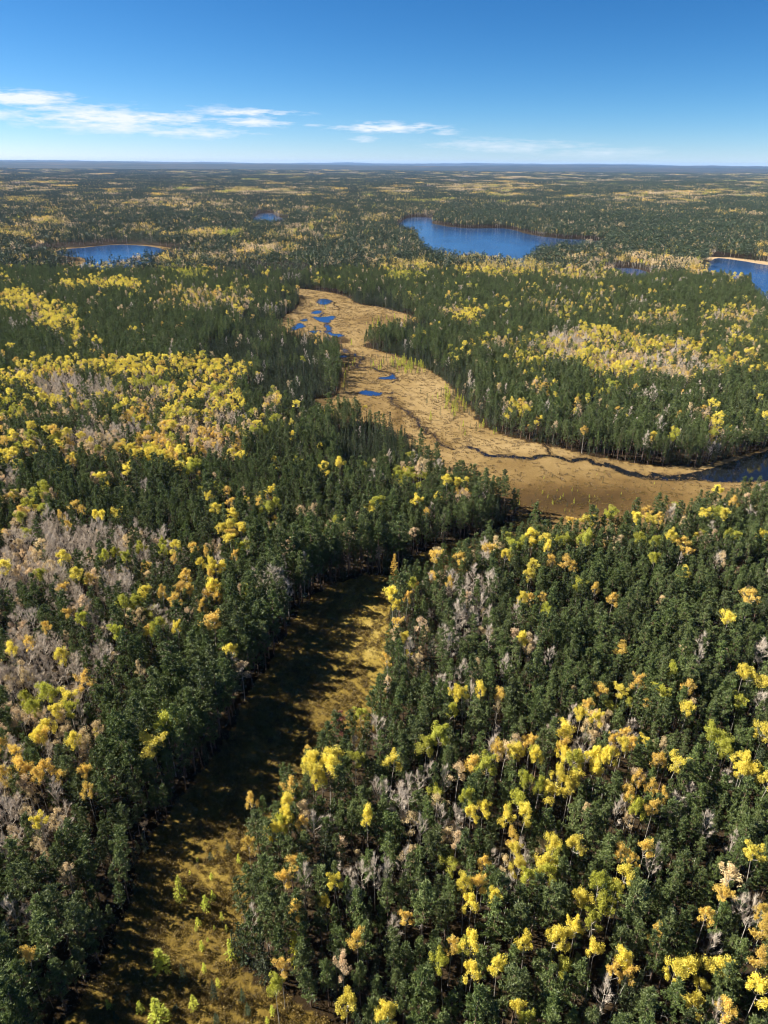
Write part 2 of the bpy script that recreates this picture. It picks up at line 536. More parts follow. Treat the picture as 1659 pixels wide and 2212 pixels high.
# ------------------------------------------------------------------ open wetland sheets
def wet_material(name, stops, sc=0.12, bump=0.6):
    m, t, p = principled(name, 0.95, 0.1)
    geo = t.n('ShaderNodeNewGeometry')
    pos = geo.outputs['Position']
    at = t.n('ShaderNodeAttribute', attribute_name='tone')
    a = t.noise(pos, sc, 7, 0.7)
    b = t.noise(pos, 1.6, 5, 0.7)
    f = t.math('ADD', at.outputs['Fac'], t.math('MULTIPLY_ADD', a, 0.55, -0.275))
    f = t.math('ADD', f, t.math('MULTIPLY_ADD', b, 0.5, -0.25), clamp=True)
    t.link(t.ramp(f, stops), p.inputs['Base Color'])
    bp = t.n('ShaderNodeBump', i_Strength=bump, i_Distance=0.35)
    t.link(b, bp.inputs['Height'])
    t.link(bp.outputs[0], p.inputs['Normal'])
    return m


def sheet(name, poly, cell, z0, amp, mat, tone, seed, kind='structure', grow=3):
    lo, hi = poly.min(0), poly.max(0)
    nx, ny = int((hi[0] - lo[0]) / cell) + 3, int((hi[1] - lo[1]) / cell) + 3
    xs = lo[0] - cell + np.arange(nx + 1) * cell; ys = lo[1] - cell + np.arange(ny + 1) * cell
    X, Y = np.meshgrid(xs, ys)
    c = np.stack([(X[:-1, :-1] + cell / 2).ravel(), (Y[:-1, :-1] + cell / 2).ravel()], -1)
    ins = inpoly(c, poly).reshape(ny, nx)
    for _ in range(grow):
        e = ins.copy()
        e[1:] |= ins[:-1]; e[:-1] |= ins[1:]; e[:, 1:] |= ins[:, :-1]; e[:, :-1] |= ins[:, 1:]
        ins = e
    idx = np.arange((nx + 1) * (ny + 1)).reshape(ny + 1, nx + 1)
    Fq = np.stack([idx[:-1, :-1], idx[:-1, 1:], idx[1:, 1:], idx[1:, :-1]], -1)[ins]
    used = np.unique(Fq)
    remap = -np.ones(idx.size, int); remap[used] = np.arange(len(used))
    x, y = X.ravel()[used], Y.ravel()[used]
    z = z0 + amp * vnoise(x / (cell * 2.2), y / (cell * 2.2), seed)
    me = mesh_from(name, [(np.stack([x, y, z], -1), remap[Fq], 0)], [mat])
    at = me.attributes.new('tone', 'FLOAT', 'POINT')
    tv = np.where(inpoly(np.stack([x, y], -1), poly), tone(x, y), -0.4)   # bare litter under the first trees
    at.data.foreach_set('value', tv.astype(np.float32))
    me.polygons.foreach_set('use_smooth', np.ones(len(me.polygons), bool))
    return add_obj(name, me, kind=kind)


def blob_tone(x, y, base, blobs):
    u, v, _ = project(np.stack([x, y, x * 0], -1))
    t = np.full(x.shape, base)
    for (bu, bv, ru, rv, val) in blobs:
        w = np.exp(-(((u - bu) / ru) ** 2 + ((v - bv) / rv) ** 2))
        t = t * (1 - w) + val * w
    return t


# tone: 0 dark peat brown .. 0.3 olive sedge .. 0.6 rust brown .. 1 bleached straw
MEADOW_BLOBS = [(1230, 1082, 250, 44, 0.12), (1380, 1040, 120, 8, 0.5), (1100, 1005, 60, 14, 0.55), (1140, 960, 180, 18, 0.92), (950, 850, 60, 60, 0.95), (800, 820, 40, 40, 0.66), (800, 880, 40, 26, 0.6),
                (800, 690, 50, 9, 0.48), (830, 705, 40, 9, 0.55), (690, 700, 70, 30, 0.72), (720, 645, 90, 10, 0.68), (890, 760, 60, 9, 0.62), (700, 890, 30, 18, 0.45), (1290, 1000, 120, 12, 0.75),
                (1050, 930, 60, 14, 0.75), (860, 910, 12, 40, 0.45), (950, 960, 40, 14, 0.6), (1000, 870, 30, 14, 0.62)]
STRAW = [(0.0, (0.028, 0.017, 0.006)), (0.3, (0.070, 0.041, 0.013)), (0.52, (0.125, 0.077, 0.025)), (0.72, (0.185, 0.122, 0.044)), (1.0, (0.29, 0.205, 0.09))]
mat_meadow = wet_material('sedge_meadow', STRAW, 0.10)
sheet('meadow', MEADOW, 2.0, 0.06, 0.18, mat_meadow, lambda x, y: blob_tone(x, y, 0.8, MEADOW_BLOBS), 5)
BOGC = [(0.0, (0.024, 0.015, 0.006)), (0.3, (0.070, 0.048, 0.012)), (0.55, (0.150, 0.102, 0.020)), (0.8, (0.25, 0.180, 0.036)), (1.0, (0.31, 0.235, 0.07))]
mat_bog = wet_material('bog_shrubs', BOGC, 0.2, 0.9)
BOG_BLOBS = [(800, 1370, 70, 130, 0.85), (450, 2050, 160, 160, 0.45), (480, 1900, 90, 100, 0.62), (1100, 1150, 150, 30, 0.4)]
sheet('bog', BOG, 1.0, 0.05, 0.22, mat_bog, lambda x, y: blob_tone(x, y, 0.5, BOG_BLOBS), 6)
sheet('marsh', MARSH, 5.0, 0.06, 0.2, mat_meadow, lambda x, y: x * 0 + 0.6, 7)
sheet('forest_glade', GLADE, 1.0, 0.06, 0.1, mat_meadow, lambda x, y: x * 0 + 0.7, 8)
msand, t, p = principled('pale_sand', 0.95, 0.1)
geo = t.n('ShaderNodeNewGeometry')
t.link(t.ramp(t.noise(geo.outputs['Position'], 0.2, 5), [(0.3, (0.26, 0.17, 0.08)), (0.7, (0.46, 0.34, 0.20))]), p.inputs['Base Color'])
sheet('sand_shore', SAND, 5.0, 0.06, 0.2, msand, lambda x, y: x * 0 + 1, 9)

# ------------------------------------------------------------------ water
def water_material(name, deep, rough, wave, strength):
    m, t, p = principled(name, rough, 0.5)
    p.inputs['IOR'].default_value = 1.333
    geo = t.n('ShaderNodeNewGeometry')
    big = t.noise(geo.outputs['Position'], 0.012, 4, 0.6)
    t.link(t.mix(big, tuple(c * 0.75 for c in deep), tuple(c * 1.35 for c in deep)), p.inputs['Base Color'])
    mp = t.n('ShaderNodeMapping'); mp.inputs['Scale'].default_value = (wave, wave * 1.8, wave)
    t.link(geo.outputs['Position'], mp.inputs['Vector'])
    bp = t.n('ShaderNodeBump', i_Distance=0.25)
    gust = t.noise(geo.outputs['Position'], 0.02, 3, 0.5)
    t.val(bp.inputs['Strength'], t.math('MULTIPLY', t.math('MULTIPLY_ADD', gust, 1.6, -0.3, clamp=True), strength))
    t.link(t.noise(mp.outputs[0], 1.0, 4, 0.6), bp.inputs['Height'])
    t.link(bp.outputs[0], p.inputs['Normal'])
    return m


MAT['lake'] = water_material('lake_water', (0.014, 0.042, 0.12), 0.13, 0.35, 1.0)
MAT['pond'] = water_material('pond_water', (0.010, 0.032, 0.10), 0.06, 0.8, 0.25)
MAT['creek'] = water_material('creek_water', (0.006, 0.007, 0.009), 0.04, 0.8, 0.06)


def fill(name, poly, z, mat):
    import bmesh
    bm = bmesh.new()
    vs = [bm.verts.new((p[0], p[1], z)) for p in poly]
    es = [bm.edges.new((vs[i], vs[(i + 1) % len(vs)])) for i in range(len(vs))]
    bmesh.ops.triangle_fill(bm, use_beauty=True, use_dissolve=False, edges=es)
    for f in bm.faces:
        if f.normal.z < 0:
            f.normal_flip()
    me = bpy.data.meshes.new(name)
    bm.to_mesh(me); bm.free()
    me.materials.append(mat)
    return add_obj(name, me, kind='structure')


for k, poly in LAKES.items():
    fill('lake' if 'lake' in k else 'pond', poly, 0.30, MAT['creek'] if k == 'creek_mouth' else MAT['lake'])
for poly in PONDS:
    fill('pond', poly, 0.27, MAT['pond'])
parts = []
for (a, b, c, w) in RIB:
    n = len(a)
    V = np.concatenate([np.c_[a, np.full(n, 0.262)], np.c_[b, np.full(n, 0.262)]])
    i = np.arange(n - 1)
    parts.append((V, np.stack([i, n + i, n + i + 1, i + 1], -1), 0))
for k, pt in enumerate(parts):
    pt[0][:, 2] += 0.0006 * k
    add_obj('creek', mesh_from('creek', [pt], [MAT['creek']]), kind='structure')

# ------------------------------------------------------------------ tree shapes
def chain(pts, rad, n=5):
    pts = np.asarray(pts, float); rad = np.asarray(rad, float)
    k = len(pts)
    t = np.gradient(pts, axis=0); t /= np.linalg.norm(t, axis=1)[:, None] + 1e-9
    ref = np.where(np.abs(t[:, 2:3]) > 0.9, np.array([[1.0, 0, 0]]), np.array([[0, 0, 1.0]]))
    a = np.cross(t, ref); a /= np.linalg.norm(a, axis=1)[:, None] + 1e-9
    b = np.cross(t, a)
    th = np.arange(n) / n * 2 * np.pi
    V = pts[:, None] + rad[:, None, None] * (np.cos(th)[None, :, None] * a[:, None] + np.sin(th)[None, :, None] * b[:, None])
    i = np.arange(k - 1)[:, None] * n; j = np.arange(n)[None]; jn = (j + 1) % n
    F = np.stack([i + j, i + jn, i + n + jn, i + n + j], -1).reshape(-1, 4)
    return V.reshape(-1, 3), F


def unit(r, n):
    d = r.normal(size=(n, 3))
    return d / np.linalg.norm(d, axis=1)[:, None]


def blades(c, d, ln, wd, r, kite=False):
    """one pointed face per needle spray or leaf"""
    n = len(c)
    d = d / (np.linalg.norm(d, axis=1)[:, None] + 1e-9)
    s = np.cross(d, unit(r, n)); s /= np.linalg.norm(s, axis=1)[:, None] + 1e-9
    ln = np.broadcast_to(ln, (n,))[:, None]; wd = np.broadcast_to(wd, (n,))[:, None]
    if kite:
        V = np.stack([c, c + d * ln * .5 + s * wd * .5, c + d * ln, c + d * ln * .5 - s * wd * .5], 1).reshape(-1, 3)
        return V, np.arange(n * 4).reshape(-1, 4)
    V = np.stack([c + s * wd * .5, c + d * ln, c - s * wd * .5], 1).reshape(-1, 3)
    return V, np.arange(n * 3).reshape(-1, 3)


def pine(seed, h=18.0, cb=0.46, Rc=2.5, q=1.0, nb=40, rust=False):
    r = np.random.default_rng(seed)
    bend = r.normal(0, 0.25, 2)
    zz = np.linspace(0, 1, 6)
    path = np.stack([bend[0] * zz ** 2, bend[1] * zz ** 2, zz * h * 0.97], -1)
    trunk = [chain(path, 0.19 * (1 - zz * 0.9) + 0.01, 5 if q > .5 else 3) + (0,)]
    nb = int(nb * (0.5 + 0.5 * q))
    C, D, br = [], [], []
    lob = r.uniform(0, 6.28, 3)
    for i in range(nb):
        t = (i + r.random()) / nb
        z = h * (cb + (1 - cb) * t) - 0.4
        prof = min(1.0, 0.55 + t / 0.35 * 0.45) * max(0.0, 1 - max(0, t - 0.3) / 0.74) ** 0.62
        az = i * 2.39996 + r.normal(0, 0.35)
        irr = 1 + 0.28 * math.sin(2 * az + lob[0] + 3 * t) + 0.2 * math.sin(3 * az + lob[1] - 5 * t)
        L = max(0.35, Rc * prof * irr * r.uniform(0.8, 1.15))
        lift = math.radians(-8 + 50 * t + r.normal(0, 9))
        dv = np.array([math.cos(az) * math.cos(lift), math.sin(az) * math.cos(lift), math.sin(lift)])
        b0 = np.array([bend[0] * (z / h) ** 2, bend[1] * (z / h) ** 2, z])
        m = max(2, int(round((0.9 + L * 0.95) * (0.55 + 0.45 * q))))
        s = np.linspace(0.5, 1.0, m) + r.normal(0, 0.05, m)
        c = b0 + dv * (s * L)[:, None] + r.normal(0, 0.2 + 0.05 * L, (m, 3))
        c[:, 2] += 0.12 * (s * L) ** 2 / max(L, .5)
        C.append(c); D.append(np.repeat((dv * 0.8 + [0, 0, 0.7])[None], m, 0))
        if q > .5 and (i % 2 == 0):
            br.append(chain([b0, b0 + dv * L * 0.8], [0.045, 0.012], 3) + (0,))
    C = np.concatenate(C); D = np.concatenate(D)
    if q > .5:   # dead stubs under the crown
        for k in range(9):
            z = h * cb * r.uniform(0.45, 1.0); az = r.uniform(0, 6.28); L = r.uniform(.5, 1.5)
            b0 = np.array([0, 0, z]); dv = np.array([math.cos(az), math.sin(az), r.uniform(-.3, .25)])
            br.append(chain([b0, b0 + dv * L], [0.035, 0.01], 3) + (1,))
    npt = int(8 + 22 * q)
    c = np.repeat(C, npt, 0); d = np.repeat(D, npt, 0) * 0.6 + unit(r, len(c))
    k = 1.0 if q > .5 else 1.45
    c = c + r.normal(0, 1.0, c.shape) * np.array([.17, .17, .10]) * k
    leaf = blades(c, d, r.uniform(.34, .58, len(c)) * k, r.uniform(.13, .22, len(c)) * k * (1.0 if q > .5 else 1.2), r) + (0,)
    return trunk + br, [leaf]


def spruce(seed, h=11.0, Rc=1.35, q=1.0, cb=0.06, nb=85, dens=1.0):
    r = np.random.default_rng(seed)
    zz = np.linspace(0, 1, 4)
    trunk = [chain(np.stack([zz * 0, zz * 0, zz * h], -1), 0.12 * (1 - zz * 0.93), 5 if q > .5 else 3) + (0,)]
    nb = int(nb * (0.4 + 0.6 * q)); C, D = [], []
    for i in range(nb):
        t = ((i + r.random()) / nb) ** 0.92
        z = h * (cb + (1 - cb) * t)
        az = i * 2.39996 + r.normal(0, .4)
        L = (Rc * (1 - t) ** 0.85 * r.uniform(0.7, 1.15) * min(1, .6 + t * 3)) + 0.12
        lift = -0.35 + 0.9 * t
        dv = np.array([math.cos(az), math.sin(az), lift])
        m = max(1, int(round(L * 2.6 * (0.5 + 0.5 * q))))
        s = np.linspace(0.35, 0.95, m)
        C.append(np.array([0, 0, z]) + dv * (s * L)[:, None] + r.normal(0, 0.08, (m, 3)))
        D.append(np.repeat((dv + [0, 0, 0.1])[None], m, 0))
    C.append(np.array([[0, 0, h * 0.97], [0, 0, h * 0.985]])); D.append(np.array([[0, 0, 1.0], [0, 0, 1.0]]))
    C = np.concatenate(C); D = np.concatenate(D)
    npt = max(3, int((4 + 6 * q) * dens))
    c = np.repeat(C, npt, 0); d = np.repeat(D, npt, 0) + unit(r, len(c)) * 0.75
    k = 1.0 if q > .5 else 1.4
    leaf = blades(c, d, r.uniform(.3, .55, len(c)) * k, r.uniform(.12, .2, len(c)) * k, r) + (0,)
    return trunk, [leaf]


def limbs(r, h, cb, Rc, q, nl=9):
    """upward limbs of a broadleaf crown: returns tubes and the points where twigs end"""
    tubes, tips = [], []
    zz = np.linspace(0, 1, 6)
    bx, by = r.normal(0, 0.5, 2)
    path = np.stack([bx * zz ** 2, by * zz ** 2, zz * h * 0.93], -1)
    n = 5 if q > .5 else 3
    tubes.append(chain(path, 0.16 * (1 - 0.88 * zz), n))
    for i in range(nl):
        t = (i + r.random() * .8) / nl
        z = h * (cb + (0.92 - cb) * t)
        az = i * 2.39996 + r.normal(0, .5)
        prof = (0.6 + 0.4 * math.sin(math.pi * min(1, t * 1.1 + .15))) * (1.0 if t < .7 else 0.75)
        L = Rc * prof * r.uniform(.8, 1.2) * 1.15
        lift = math.radians(28 + 35 * t + r.normal(0, 8))
        dv = np.array([math.cos(az) * math.cos(lift), math.sin(az) * math.cos(lift), math.sin(lift)])
        b0 = np.array([bx * (z / h) ** 2, by * (z / h) ** 2, z])
        mid = b0 + dv * L * .55 + r.normal(0, .12, 3); tip = b0 + dv * L + [0, 0, .25 * L]
        tubes.append(chain([b0, mid, tip], [0.07, 0.045, 0.02], 3))
        tips.append((tip, dv)); tips.append((mid + dv * L * .2 + r.normal(0, .25, 3), dv))
        for k in range(3 if q > .5 else 1):
            s = r.uniform(.35, .9)
            p0 = b0 + (tip - b0) * s
            d2 = dv + r.normal(0, .6, 3); d2[2] = abs(d2[2]) + .2
            d2 /= np.linalg.norm(d2)
            p1 = p0 + d2 * L * r.uniform(.3, .55)
            tubes.append(chain([p0, p1], [0.035, 0.014], 3))
            tips.append((p1, d2))
    top = path[-1]
    tips.append((top, np.array([0, 0, 1.0]))); tips.append((top + [0, 0, .5], np.array([0, 0, 1.0])))
    return tubes, tips


def aspen(seed, h=16.5, cb=0.52, Rc=2.3, q=1.0, cover=1.0, leafy=1.0):
    r = np.random.default_rng(seed)
    tubes, tips = limbs(r, h, cb, Rc, q, 9 if q > .5 else 7)
    trunk = [t + (0,) for t in tubes]
    keep = [x for x in tips if r.random() < cover] or tips[:3]
    per = int((84 if q > .5 else 34) * leafy)
    C = np.concatenate([p + unit(r, per) * (r.random((per, 1)) ** .42) * r.uniform(.45, 1.05) * (Rc / 2.3) * [1, 1, .85] for p, d in keep])
    k = 1.0 if q > .5 else 1.5
    leaf = blades(C, unit(r, len(C)) + [0, 0, .25], r.uniform(.17, .32, len(C)) * k, r.uniform(.13, .23, len(C)) * k, r, True) + (0,)
    return trunk, [leaf]


def bare(seed, h=15.0, cb=0.42, Rc=2.2, q=1.0):
    r = np.random.default_rng(seed)
    tubes, tips = limbs(r, h, cb, Rc, q, 12 if q > .5 else 8)
    trunk = [tubes[0] + (0,)]
    crown = [t + (0,) for t in tubes[1:]]
    nt = 11 if q > .5 else 10
    P = np.concatenate([np.repeat(p[None] - d * .35, nt, 0) + r.normal(0, .18, (nt, 3)) for p, d in tips])
    D = np.concatenate([np.repeat(d[None], nt, 0) for p, d in tips]) * .8 + unit(r, len(P)) * .6 + [0, 0, .35]
    w = 0.04 if q > .5 else 0.09
    crown.append(blades(P, D, r.uniform(.6, 1.4, len(P)), w * r.uniform(.8, 1.5, len(P)), r) + (0,))
    return trunk, crown


def dot_tree(kind, r):
    """tree for the far forest: some twenty faces"""
    if kind in ('pine', 'spruce'):
        h, Rc, n, cb = (r.uniform(13, 19), r.uniform(1.9, 2.6), 26, .4) if kind == 'pine' else (r.uniform(8, 13), r.uniform(1.0, 1.4), 20, .06)
        t = np.sort(r.random(n))
        z = h * (cb + (1 - cb) * t)
        az = r.uniform(0, 6.28, n)
        pr = np.minimum(1, .55 + t) * (1 - np.maximum(0, t - .25) / .76) ** (.65 if kind == 'pine' else 1)
        rad = Rc * pr * r.uniform(.3, .8, n)
        C = np.stack([rad * np.cos(az), rad * np.sin(az), z], -1)
        D = np.stack([np.cos(az), np.sin(az), .5 + 0 * az], -1) + unit(r, n) * .6
        return [blades(C, D, r.uniform(1.1, 1.9, n) * (1 if kind == 'pine' else .75), r.uniform(.8, 1.3, n) * (1 if kind == 'pine' else .7), r, True)], []
    if kind == 'bare':
        h = r.uniform(11, 15)
        n = 22
        az = r.uniform(0, 6.28, n); z = h * r.uniform(.4, .9, n)
        D = np.stack([np.cos(az), np.sin(az), 1.6 + 0 * az], -1)
        a = blades(np.stack([0 * z, 0 * z, z - 1], -1), D, r.uniform(2.0, 3.2, n), r.uniform(.16, .30, n), r)
        b = blades(np.array([[0, 0, 0.]]), np.array([[0, 0, 1.]]), h, .45, r)
        return [], [a, b]
    h = r.uniform(12, 17); n = 26
    d = unit(r, n)
    C = d * np.array([1.9, 1.9, 2.9]) * r.uniform(.4, 1, (n, 1)) + [0, 0, h * .75]
    a = blades(C, unit(r, n), r.uniform(.9, 1.4, n), r.uniform(.7, 1.1, n), r, True)
    b = blades(np.array([[0, 0, 0.], [.1, 0, 0.]]), np.array([[0, 0, 1.], [.02, 0, 1.]]), h * .85, .35, r)
    return [a], [b]


def shift(g, off, s=1.0):
    return g[0] * s + np.asarray(off), g[1]


LEAFKEY = {'pine': 'far_pine', 'spruce': 'far_pine', 'yellow': 'far_yellow', 'gold': 'gold', 'lime': 'lime', 'pale': 'pale', 'larch': 'larch', 'bare': 'twig'}
BARKKEY = {'pine': 'bark_pine', 'spruce': 'bark_spruce', 'larch': 'bark_spruce', 'bare': 'twig'}


def stand(seed, kinds, n, size, dens_r=None):
    """a clump of far trees as one mesh; kinds: list of (kind, share)"""
    r = np.random.default_rng(seed)
    names = [k for k, _ in kinds]
    pr = np.array([s for _, s in kinds]); pr = pr / pr.sum()
    mats, parts, mi = [], [], {}

    def slot(key):
        if key not in mi:
            mi[key] = len(mats); mats.append(MAT[key])
        return mi[key]
    pos = []
    for i in range(n):
        best = None
        for _ in range(6):
            p = r.uniform(-size / 2, size / 2, 2)
            dd = min([np.hypot(*(p - o)) for o in pos], default=99)
            if best is None or dd > best[0]:
                best = (dd, p)
        pos.append(best[1])
    for p in pos:
        k = names[r.choice(len(names), p=pr)]
        lf, tr = dot_tree(k, r)
        s = r.uniform(.82, 1.12)
        for g in lf:
            parts.append(shift(g, (p[0], p[1], 0), s) + (slot(LEAFKEY[k]),))
        for g in tr:
            parts.append(shift(g, (p[0], p[1], 0), s) + (slot(BARKKEY.get(k, 'bark_aspen')),))
    return mesh_from('far_stand', parts, mats)


# ------------------------------------------------------------------ shapes, near and middle distance
def two_meshes(tr_cr, bark, leaf, extra=None):
    t, c = tr_cr
    bm = [MAT[bark]] + ([MAT[extra]] if extra else [])
    return mesh_from('trunk', t, bm), mesh_from('crown', c, [MAT[leaf]])


def one_mesh(tr_cr, bark, leaf, extra=None):
    t, c = tr_cr
    parts = [(v, f, min(m, 1) * 2) for v, f, m in t] + [(v, f, 1) for v, f, m in c]
    return mesh_from('tree', parts, [MAT[bark], MAT[leaf], MAT[extra or bark]])


SPEC = {   # kind: (builder, bark, leaf, extra, nominal height, nominal crown radius, near variants, mid variants)
    'pine': (lambda s, q: pine(s, 18 + (s % 3 - 1) * 1.2, .36 + .06 * (s % 3), 2.05 + .25 * (s % 4), q), 'bark_pine', 'pine', 'twig_dead'),
    'rust': (lambda s, q: pine(s, 15, .3, 1.9, q, 34), 'bark_pine', 'rust', 'twig_dead'),
    'spruce': (lambda s, q: spruce(s, 11 + (s % 3 - 1), 1.25 + .15 * (s % 3), q), 'bark_spruce', 'spruce', None),
    'larch': (lambda s, q: spruce(s, 6, .78 + .14 * (s % 3), q, .1, 60, .9), 'bark_spruce', 'larch', None),
    'goldlarch': (lambda s, q: spruce(s, 13, 1.7, q, .08, 110, 1.2), 'bark_spruce', 'gold', None),
    'yellow': (lambda s, q: aspen(s, 16.5, .74 - .04 * (s % 3), 2.2 + .2 * (s % 3), q, .8), 'bark_aspen', 'yellow', None),
    'gold': (lambda s, q: aspen(s, 15.5, .68, 2.0 + .2 * (s % 3), q, .66, .78), 'bark_aspen', 'gold', None),
    'lime': (lambda s, q: aspen(s, 16.0, .68, 2.2 + .2 * (s % 3), q, .9), 'bark_aspen', 'lime', None),
    'pale': (lambda s, q: aspen(s, 14.5, .56, 2.1, q, .6, .62), 'bark_aspen', 'pale', None),
    'bare': (lambda s, q: bare(s, 15.5, .4, 2.2 + .2 * (s % 3), q), 'bark_aspen', 'twig', None),
}
NEAR, MID = {}, {}
NVAR = {'pine': 8, 'rust': 1, 'goldlarch': 1, 'spruce': 5, 'larch': 4, 'yellow': 6, 'gold': 4, 'lime': 4, 'pale': 5, 'bare': 6}
for k, (fn, bark, lf, ex) in SPEC.items():
    NEAR[k] = [two_meshes(fn(100 + i * 7 + i, 1.0), bark, lf, ex) for i in range(NVAR[k])]
    MID[k] = [one_mesh(fn(300 + i * 5 + i, 0.35), bark, lf, ex) for i in range(min(NVAR[k], 5))]
NEAR1 = {k: [one_mesh(SPEC[k][0](100 + i * 8, 1.0), SPEC[k][1], SPEC[k][2], SPEC[k][3]) for i in range(min(NVAR[k], 5))] for k in SPEC}

# ------------------------------------------------------------------ trees read one by one from the photo (crown centres in four enlarged crops: x, y, radius, kind)
Y, GO, L, M, B = 'yellow', 'gold', 'lime', 'pale', 'bare'
CROP8 = [(435, 80, 50, L), (490, 20, 20, GO), (585, 20, 30, Y), (650, 25, 25, Y), (770, 20, 25, Y), (835, 60, 42, Y), (910, 40, 35, Y), (980, 50, 30, Y), (750, 115, 25, Y), (820, 130, 42, Y), (800, 180, 30, Y), (920, 100, 25, Y),
         (600, 150, 30, L), (665, 170, 30, Y), (710, 185, 42, Y), (1110, 140, 28, GO), (1060, 210, 35, GO), (1090, 265, 32, Y), (1055, 310, 28, M), (1155, 180, 22, GO), (1160, 270, 20, GO), (1220, 230, 26, GO), (1250, 60, 46, Y), (1550, 90, 62, Y), (1180, 60, 22, GO), (1640, 150, 40, Y),
         (375, 290, 35, Y), (430, 270, 36, Y), (360, 220, 22, L), (565, 230, 46, Y), (520, 290, 36, Y), (600, 270, 40, Y), (725, 430, 42, Y), (820, 430, 46, Y), (690, 490, 44, Y), (740, 500, 42, L), (690, 540, 42, L), (615, 575, 38, Y), (570, 460, 24, Y), (585, 500, 30, Y), (520, 520, 30, M), (560, 400, 28, GO), (435, 520, 22, GO),
         (355, 600, 34, Y), (410, 600, 28, GO), (460, 640, 30, Y), (380, 680, 32, Y), (1030, 460, 18, GO), (1130, 440, 22, GO), (1085, 495, 24, GO), (1040, 560, 46, Y), (935, 610, 42, L), (860, 660, 42, Y), (930, 680, 50, Y), (1000, 640, 32, L), (930, 760, 40, L), (715, 815, 32, Y), (780, 830, 42, Y), (830, 785, 32, Y), (620, 830, 26, Y),
         (375, 840, 38, Y), (290, 860, 16, GO), (270, 940, 38, L), (375, 960, 34, Y), (495, 955, 34, Y), (920, 890, 34, Y), (1050, 930, 42, Y), (985, 960, 30, GO), (1025, 990, 24, GO), (1270, 950, 38, Y), (1170, 810, 36, GO), (1390, 740, 24, GO), (1460, 640, 40, GO), (1620, 470, 46, Y), (1620, 800, 42, GO), (1640, 720, 36, GO), (1620, 1040, 54, Y), (1480, 1150, 46, GO), (20, 1165, 38, Y),
         (580, 1130, 42, Y), (630, 1180, 34, Y), (90, 740, 30, GO), (40, 760, 34, B), (150, 150, 34, B), (190, 110, 34, B), (265, 130, 28, B), (110, 170, 30, B), (10, 190, 28, B), (250, 300, 30, B), (320, 310, 34, B), (310, 390, 30, M), (90, 470, 34, B), (160, 350, 28, B), (1410, 830, 34, B), (950, 1070, 38, B), (1590, 720, 30, B), (1000, 270, 30, B), (870, 280, 30, M), (10, 540, 28, B), (1440, 1170, 30, B), (1640, 910, 40, GO), (1160, 490, 28, B), (540, 590, 30, B), (1390, 340, 26, B), (1500, 400, 28, B)]
CROP7 = [(120, 110, 40, GO), (75, 100, 34, GO), (200, 90, 40, GO), (20, 130, 36, GO), (240, 120, 36, GO), (160, 130, 30, GO), (370, 120, 28, GO), (380, 190, 24, GO), (190, 310, 22, Y), (170, 450, 34, M), (280, 540, 36, M), (50, 690, 44, B), (120, 920, 36, GO),
         (1360, 70, 46, Y), (1420, 90, 50, Y), (1350, 130, 40, Y), (1440, 40, 46, Y), (1400, 150, 36, Y), (1535, 55, 36, L), (1075, 240, 26, GO), (1280, 200, 44, GO), (1250, 245, 36, Y), (1320, 250, 38, M), (1220, 340, 42, Y), (1180, 350, 32, Y), (1245, 310, 30, Y), (1310, 350, 18, GO), (1590, 300, 22, Y), (1075, 420, 18, GO), (1225, 585, 20, GO),
         (1260, 715, 24, GO), (1470, 590, 36, Y), (1330, 640, 36, M), (1545, 840, 28, GO), (1490, 1100, 54, Y), (1215, 960, 26, GO), (1190, 1040, 28, L), (1650, 1160, 30, Y), (1560, 530, 34, B), (1620, 530, 34, B), (1310, 560, 34, B), (1520, 620, 34, B), (1640, 180, 28, B), (1480, 950, 30, M), (1080, 720, 30, B), (230, 190, 34, B), (110, 300, 36, M), (30, 280, 36, B), (250, 300, 34, M), (60, 380, 34, M), (180, 360, 30, B), (300, 350, 28, B), (20, 440, 30, B)]
